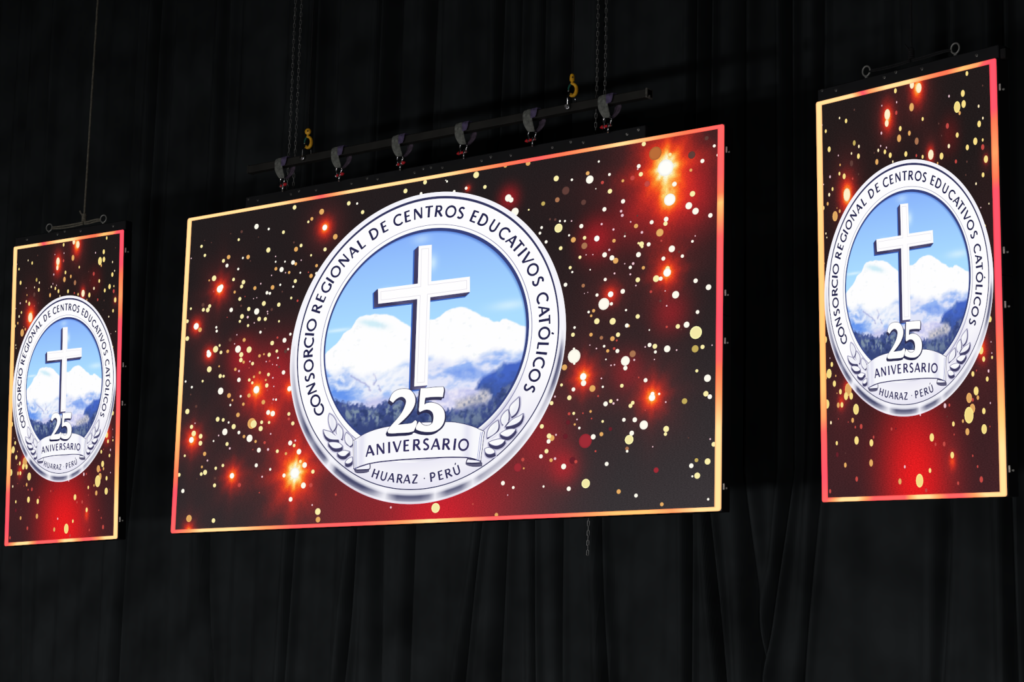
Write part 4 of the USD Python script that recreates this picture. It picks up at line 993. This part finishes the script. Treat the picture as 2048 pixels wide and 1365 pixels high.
# ---------------------------------------------------------------- yellow hooks with their shackles and wire ropes
def lifting_hook(x, label, sh_label, rope_label, block, yaw):
    h = thing('lifting_hook', label, 'hook', (x, 0, 5.060), group='yellow lifting hooks', rotz=yaw)
    if block == 'round':
        prof = [(0.0, 0.0)] + [(0.021 * math.sin(t), 0.021 - 0.021 * math.cos(t)) for t in np.linspace(0.3, math.pi - 0.3, 10)] + [(0.0, 0.042)]
        z0 = 0.083
    else:
        prof = [(0.0, 0.0), (0.009, 0.0), (0.0135, 0.004), (0.0145, 0.016), (0.0135, 0.030), (0.0105, 0.040), (0.006, 0.044), (0.0, 0.044)]
        z0 = 0.083
    b = trimesh.creation.revolve(np.array(prof), sections=20)
    b.apply_translation((0, 0, z0))
    if block == 'round':
        b.apply_scale((1.0, 0.62, 1.0))
    obj('swivel_block', b, 'hook_yellow', h)
    obj('block_bolt', cyl((0.004, -0.0165, z0 + 0.02), (0.004, 0.0165, z0 + 0.02), 0.004, 10), 'pole_paint', h)
    a = np.radians(np.linspace(104, -138, 30))
    ring = np.stack([0.002 + 0.0235 * np.cos(a), 0 * a, 0.036 + 0.034 * np.sin(a)], 1)
    pts = np.vstack([[(0.0, 0, z0 + 0.003), (0.0, 0, z0 - 0.008)], ring])
    rr = np.concatenate([[0.0075, 0.0072], np.interp(np.linspace(0, 1, 30), [0, .3, .6, .85, 1], [0.0075, 0.0100, 0.0112, 0.0090, 0.0040])])
    obj('hook', tube(pts, rr, 12), 'hook_yellow', h)
    obj('safety_latch', tube([(-0.004, 0, 0.070), (-0.013, 0, 0.060), (-0.0185, 0, 0.046), (-0.0185, 0, 0.034)], [0.0055, 0.0062, 0.0055, 0.0045], 10), 'latch_green', h)
    obj('latch_tip', trimesh.creation.icosphere(2, 0.0055).apply_translation((-0.019, 0, 0.030)), 'zinc_steel', h)
    # shackle straddling the bar, its bow in the hook
    s = thing('bow_shackle', sh_label, 'shackle', (x, 0, BZ), group='shackles on the yellow hooks')
    a = np.radians(np.linspace(0, 180, 18))
    bow = np.vstack([[(0, -0.037, 0.0)], [(0, -0.037, 0.03)], np.stack([0 * a, -0.037 * np.cos(a), 0.048 + 0.034 * np.sin(a)], 1), [(0, 0.037, 0.03)], [(0, 0.037, 0.0)]])
    obj('bow', tube(bow, 0.0058, 10), 'zinc_steel', s)
    for q in (-1, 1):
        obj('lug', cyl((0, q * 0.031, 0.0), (0, q * 0.043, 0.0), 0.0155, 16), 'zinc_steel', s)
    obj('pin', cyl((0, -0.054, 0.0), (0, -0.0435, 0.0), 0.0115, 6), 'zinc_steel', s)
    obj('nut', cyl((0, 0.0435, 0.0), (0, 0.052, 0.0), 0.0095, 6), 'zinc_steel', s)
    r = thing('wire_rope', rope_label, 'rope', (x, 0, 5.186), group='black wire ropes of the hooks')
    zs = np.linspace(0, 8.3 - 5.186, 40)
    obj('rope', tube(np.stack([0.0015 * np.sin(zs * 40), 0.0015 * np.cos(zs * 40), zs], 1), 0.0045, 8), 'rope_black', r)


lifting_hook(-0.978, 'yellow hook with round block over the left half of the bar', 'larger steel shackle joining the left yellow hook to the bar', 'thin black wire rope rising from the left yellow hook', 'round', 20)
lifting_hook(1.016, 'yellow hook with tall narrow block over the right half of the bar', 'larger steel shackle joining the right yellow hook to the bar', 'thin black wire rope rising from the right yellow hook', 'tall', 28)

# ---------------------------------------------------------------- hoist chains behind the bar
def link_mesh():
    r, L, wd = 0.0023, 0.0265, 0.0056
    a = np.radians(np.linspace(0, 180, 7))
    top = np.stack([wd * np.cos(a), 0 * a, (L / 2 - wd + 0.0023) + wd * np.sin(a)], 1)
    p = np.vstack([top, top[::-1] * [1, 1, -1]])
    return tube(p, r, 6, closed=True)


LINK = link_mesh()
PITCH = 0.0265


def chain(label, strands):
    """strands: (x, y, z of the lowest link, zlo, zhi); links between zlo and zhi are parts, the others one joined part."""
    t = thing('hoist_chain', label, 'chain', (strands[0][0], strands[0][1], 5.0), group='hand chains behind the bar')
    rest = []
    rng = random.Random(7)
    for x, y, zb, ranges in strands:
        yaw = math.degrees(math.atan2(CAM_POS[1] - y, CAM_POS[0] - x)) + 90
        k, z = 0, zb
        while z < 8.3:
            m = LINK.copy()
            tw = yaw + (90 if k % 2 else 0) + 14 * math.sin(z * 3.1 + x) + rng.uniform(-6, 6)
            m.apply_transform(trimesh.transformations.rotation_matrix(math.radians(tw), (0, 0, 1)))
            m.apply_translation((x - strands[0][0] + 0.002 * math.sin(z * 5), y - strands[0][1], z - 5.0))
            if any(a < z < b for a, b in ranges):
                obj('chain_link', m, 'chain_steel', t, smooth=True)
            else:
                rest.append(m)
            k += 1
            z += PITCH
    obj('hidden_links', join(*rest), 'chain_steel', t, smooth=True, kind='stuff')


chain('pair of grey chain strands behind the bar beside the left yellow hook', [(-1.411, 0.28, 3.4, [(4.72, 6.3)]), (-1.357, 0.28, 3.41, [(4.72, 6.3)])])
chain('pair of grey chain strands beside the rightmost sling, one reaching below the wide screen', [(0.979, 0.28, 2.585, [(2.5, 2.85), (4.75, 5.8)]), (1.035, 0.28, 3.4, [(4.75, 5.8)])])

# ---------------------------------------------------------------- ropes of the narrow screens
def bridle(label, R, P, x0, x1, kx, mat, rr, spread):
    w = lambda x, y, z: (P + R @ np.array([x, y, z]))
    k = w(kx, 1.112, -0.022)
    t = thing('suspension_rope', label, 'rope', k, group='ropes of the narrow screens')
    loc = lambda q: np.array(q) - k
    zs = np.linspace(0.035, 8.3 - k[2], 60)
    obj('hanging_line', tube(np.stack([0.0012 * np.sin(zs * 55), 0.0012 * np.cos(zs * 55), zs], 1), rr, 8), mat, t)
    # knot: a short stack of turns
    turns = np.linspace(0, 5 * 2 * np.pi, 90)
    kn = np.stack([0.011 * np.cos(turns), 0.011 * np.sin(turns), -0.012 + 0.052 * turns / turns[-1]], 1)
    obj('knot', join(tube(kn, rr * 0.95, 8), tube([(-0.002, -0.012, 0.03), (-0.016, -0.018, 0.05), (-0.026, -0.016, 0.062)], rr * 0.9, 8)), mat, t)
    for s, xr in ((-1, x0), (1, x1)):
        for off in (0.0, spread):
            e = loc(w(xr - s * 0.023, 1.101 - off * 0.9, -0.022 + (0.004 if off else -0.004)))
            c0 = np.array([0.006 * s, 0, -0.012 - off])
            m1 = c0 + (e - c0) * 0.33 + np.array([0, 0, -0.004 - off * 0.5])
            m2 = c0 + (e - c0) * 0.70 + np.array([0, 0, (-0.004 if s < 0 else 0.012) - off * 0.6])
            u = np.linspace(0, 1, 22)[:, None]
            p = (1 - u) ** 3 * c0 + 3 * (1 - u) ** 2 * u * m1 + 3 * (1 - u) * u ** 2 * m2 + u ** 3 * e
            obj('bridle_leg', tube(p, rr * 0.85, 8), mat, t)


bridle('grey rope knotted to both rings of the left narrow screen', RL, PL, -0.186, 0.277, 0.112, 'rope_grey', 0.0068, 0.012)
bridle('black rope knotted to both rings of the right narrow screen', RR, PR, -0.251, 0.311, 0.040, 'rope_black', 0.0055, 0.008)
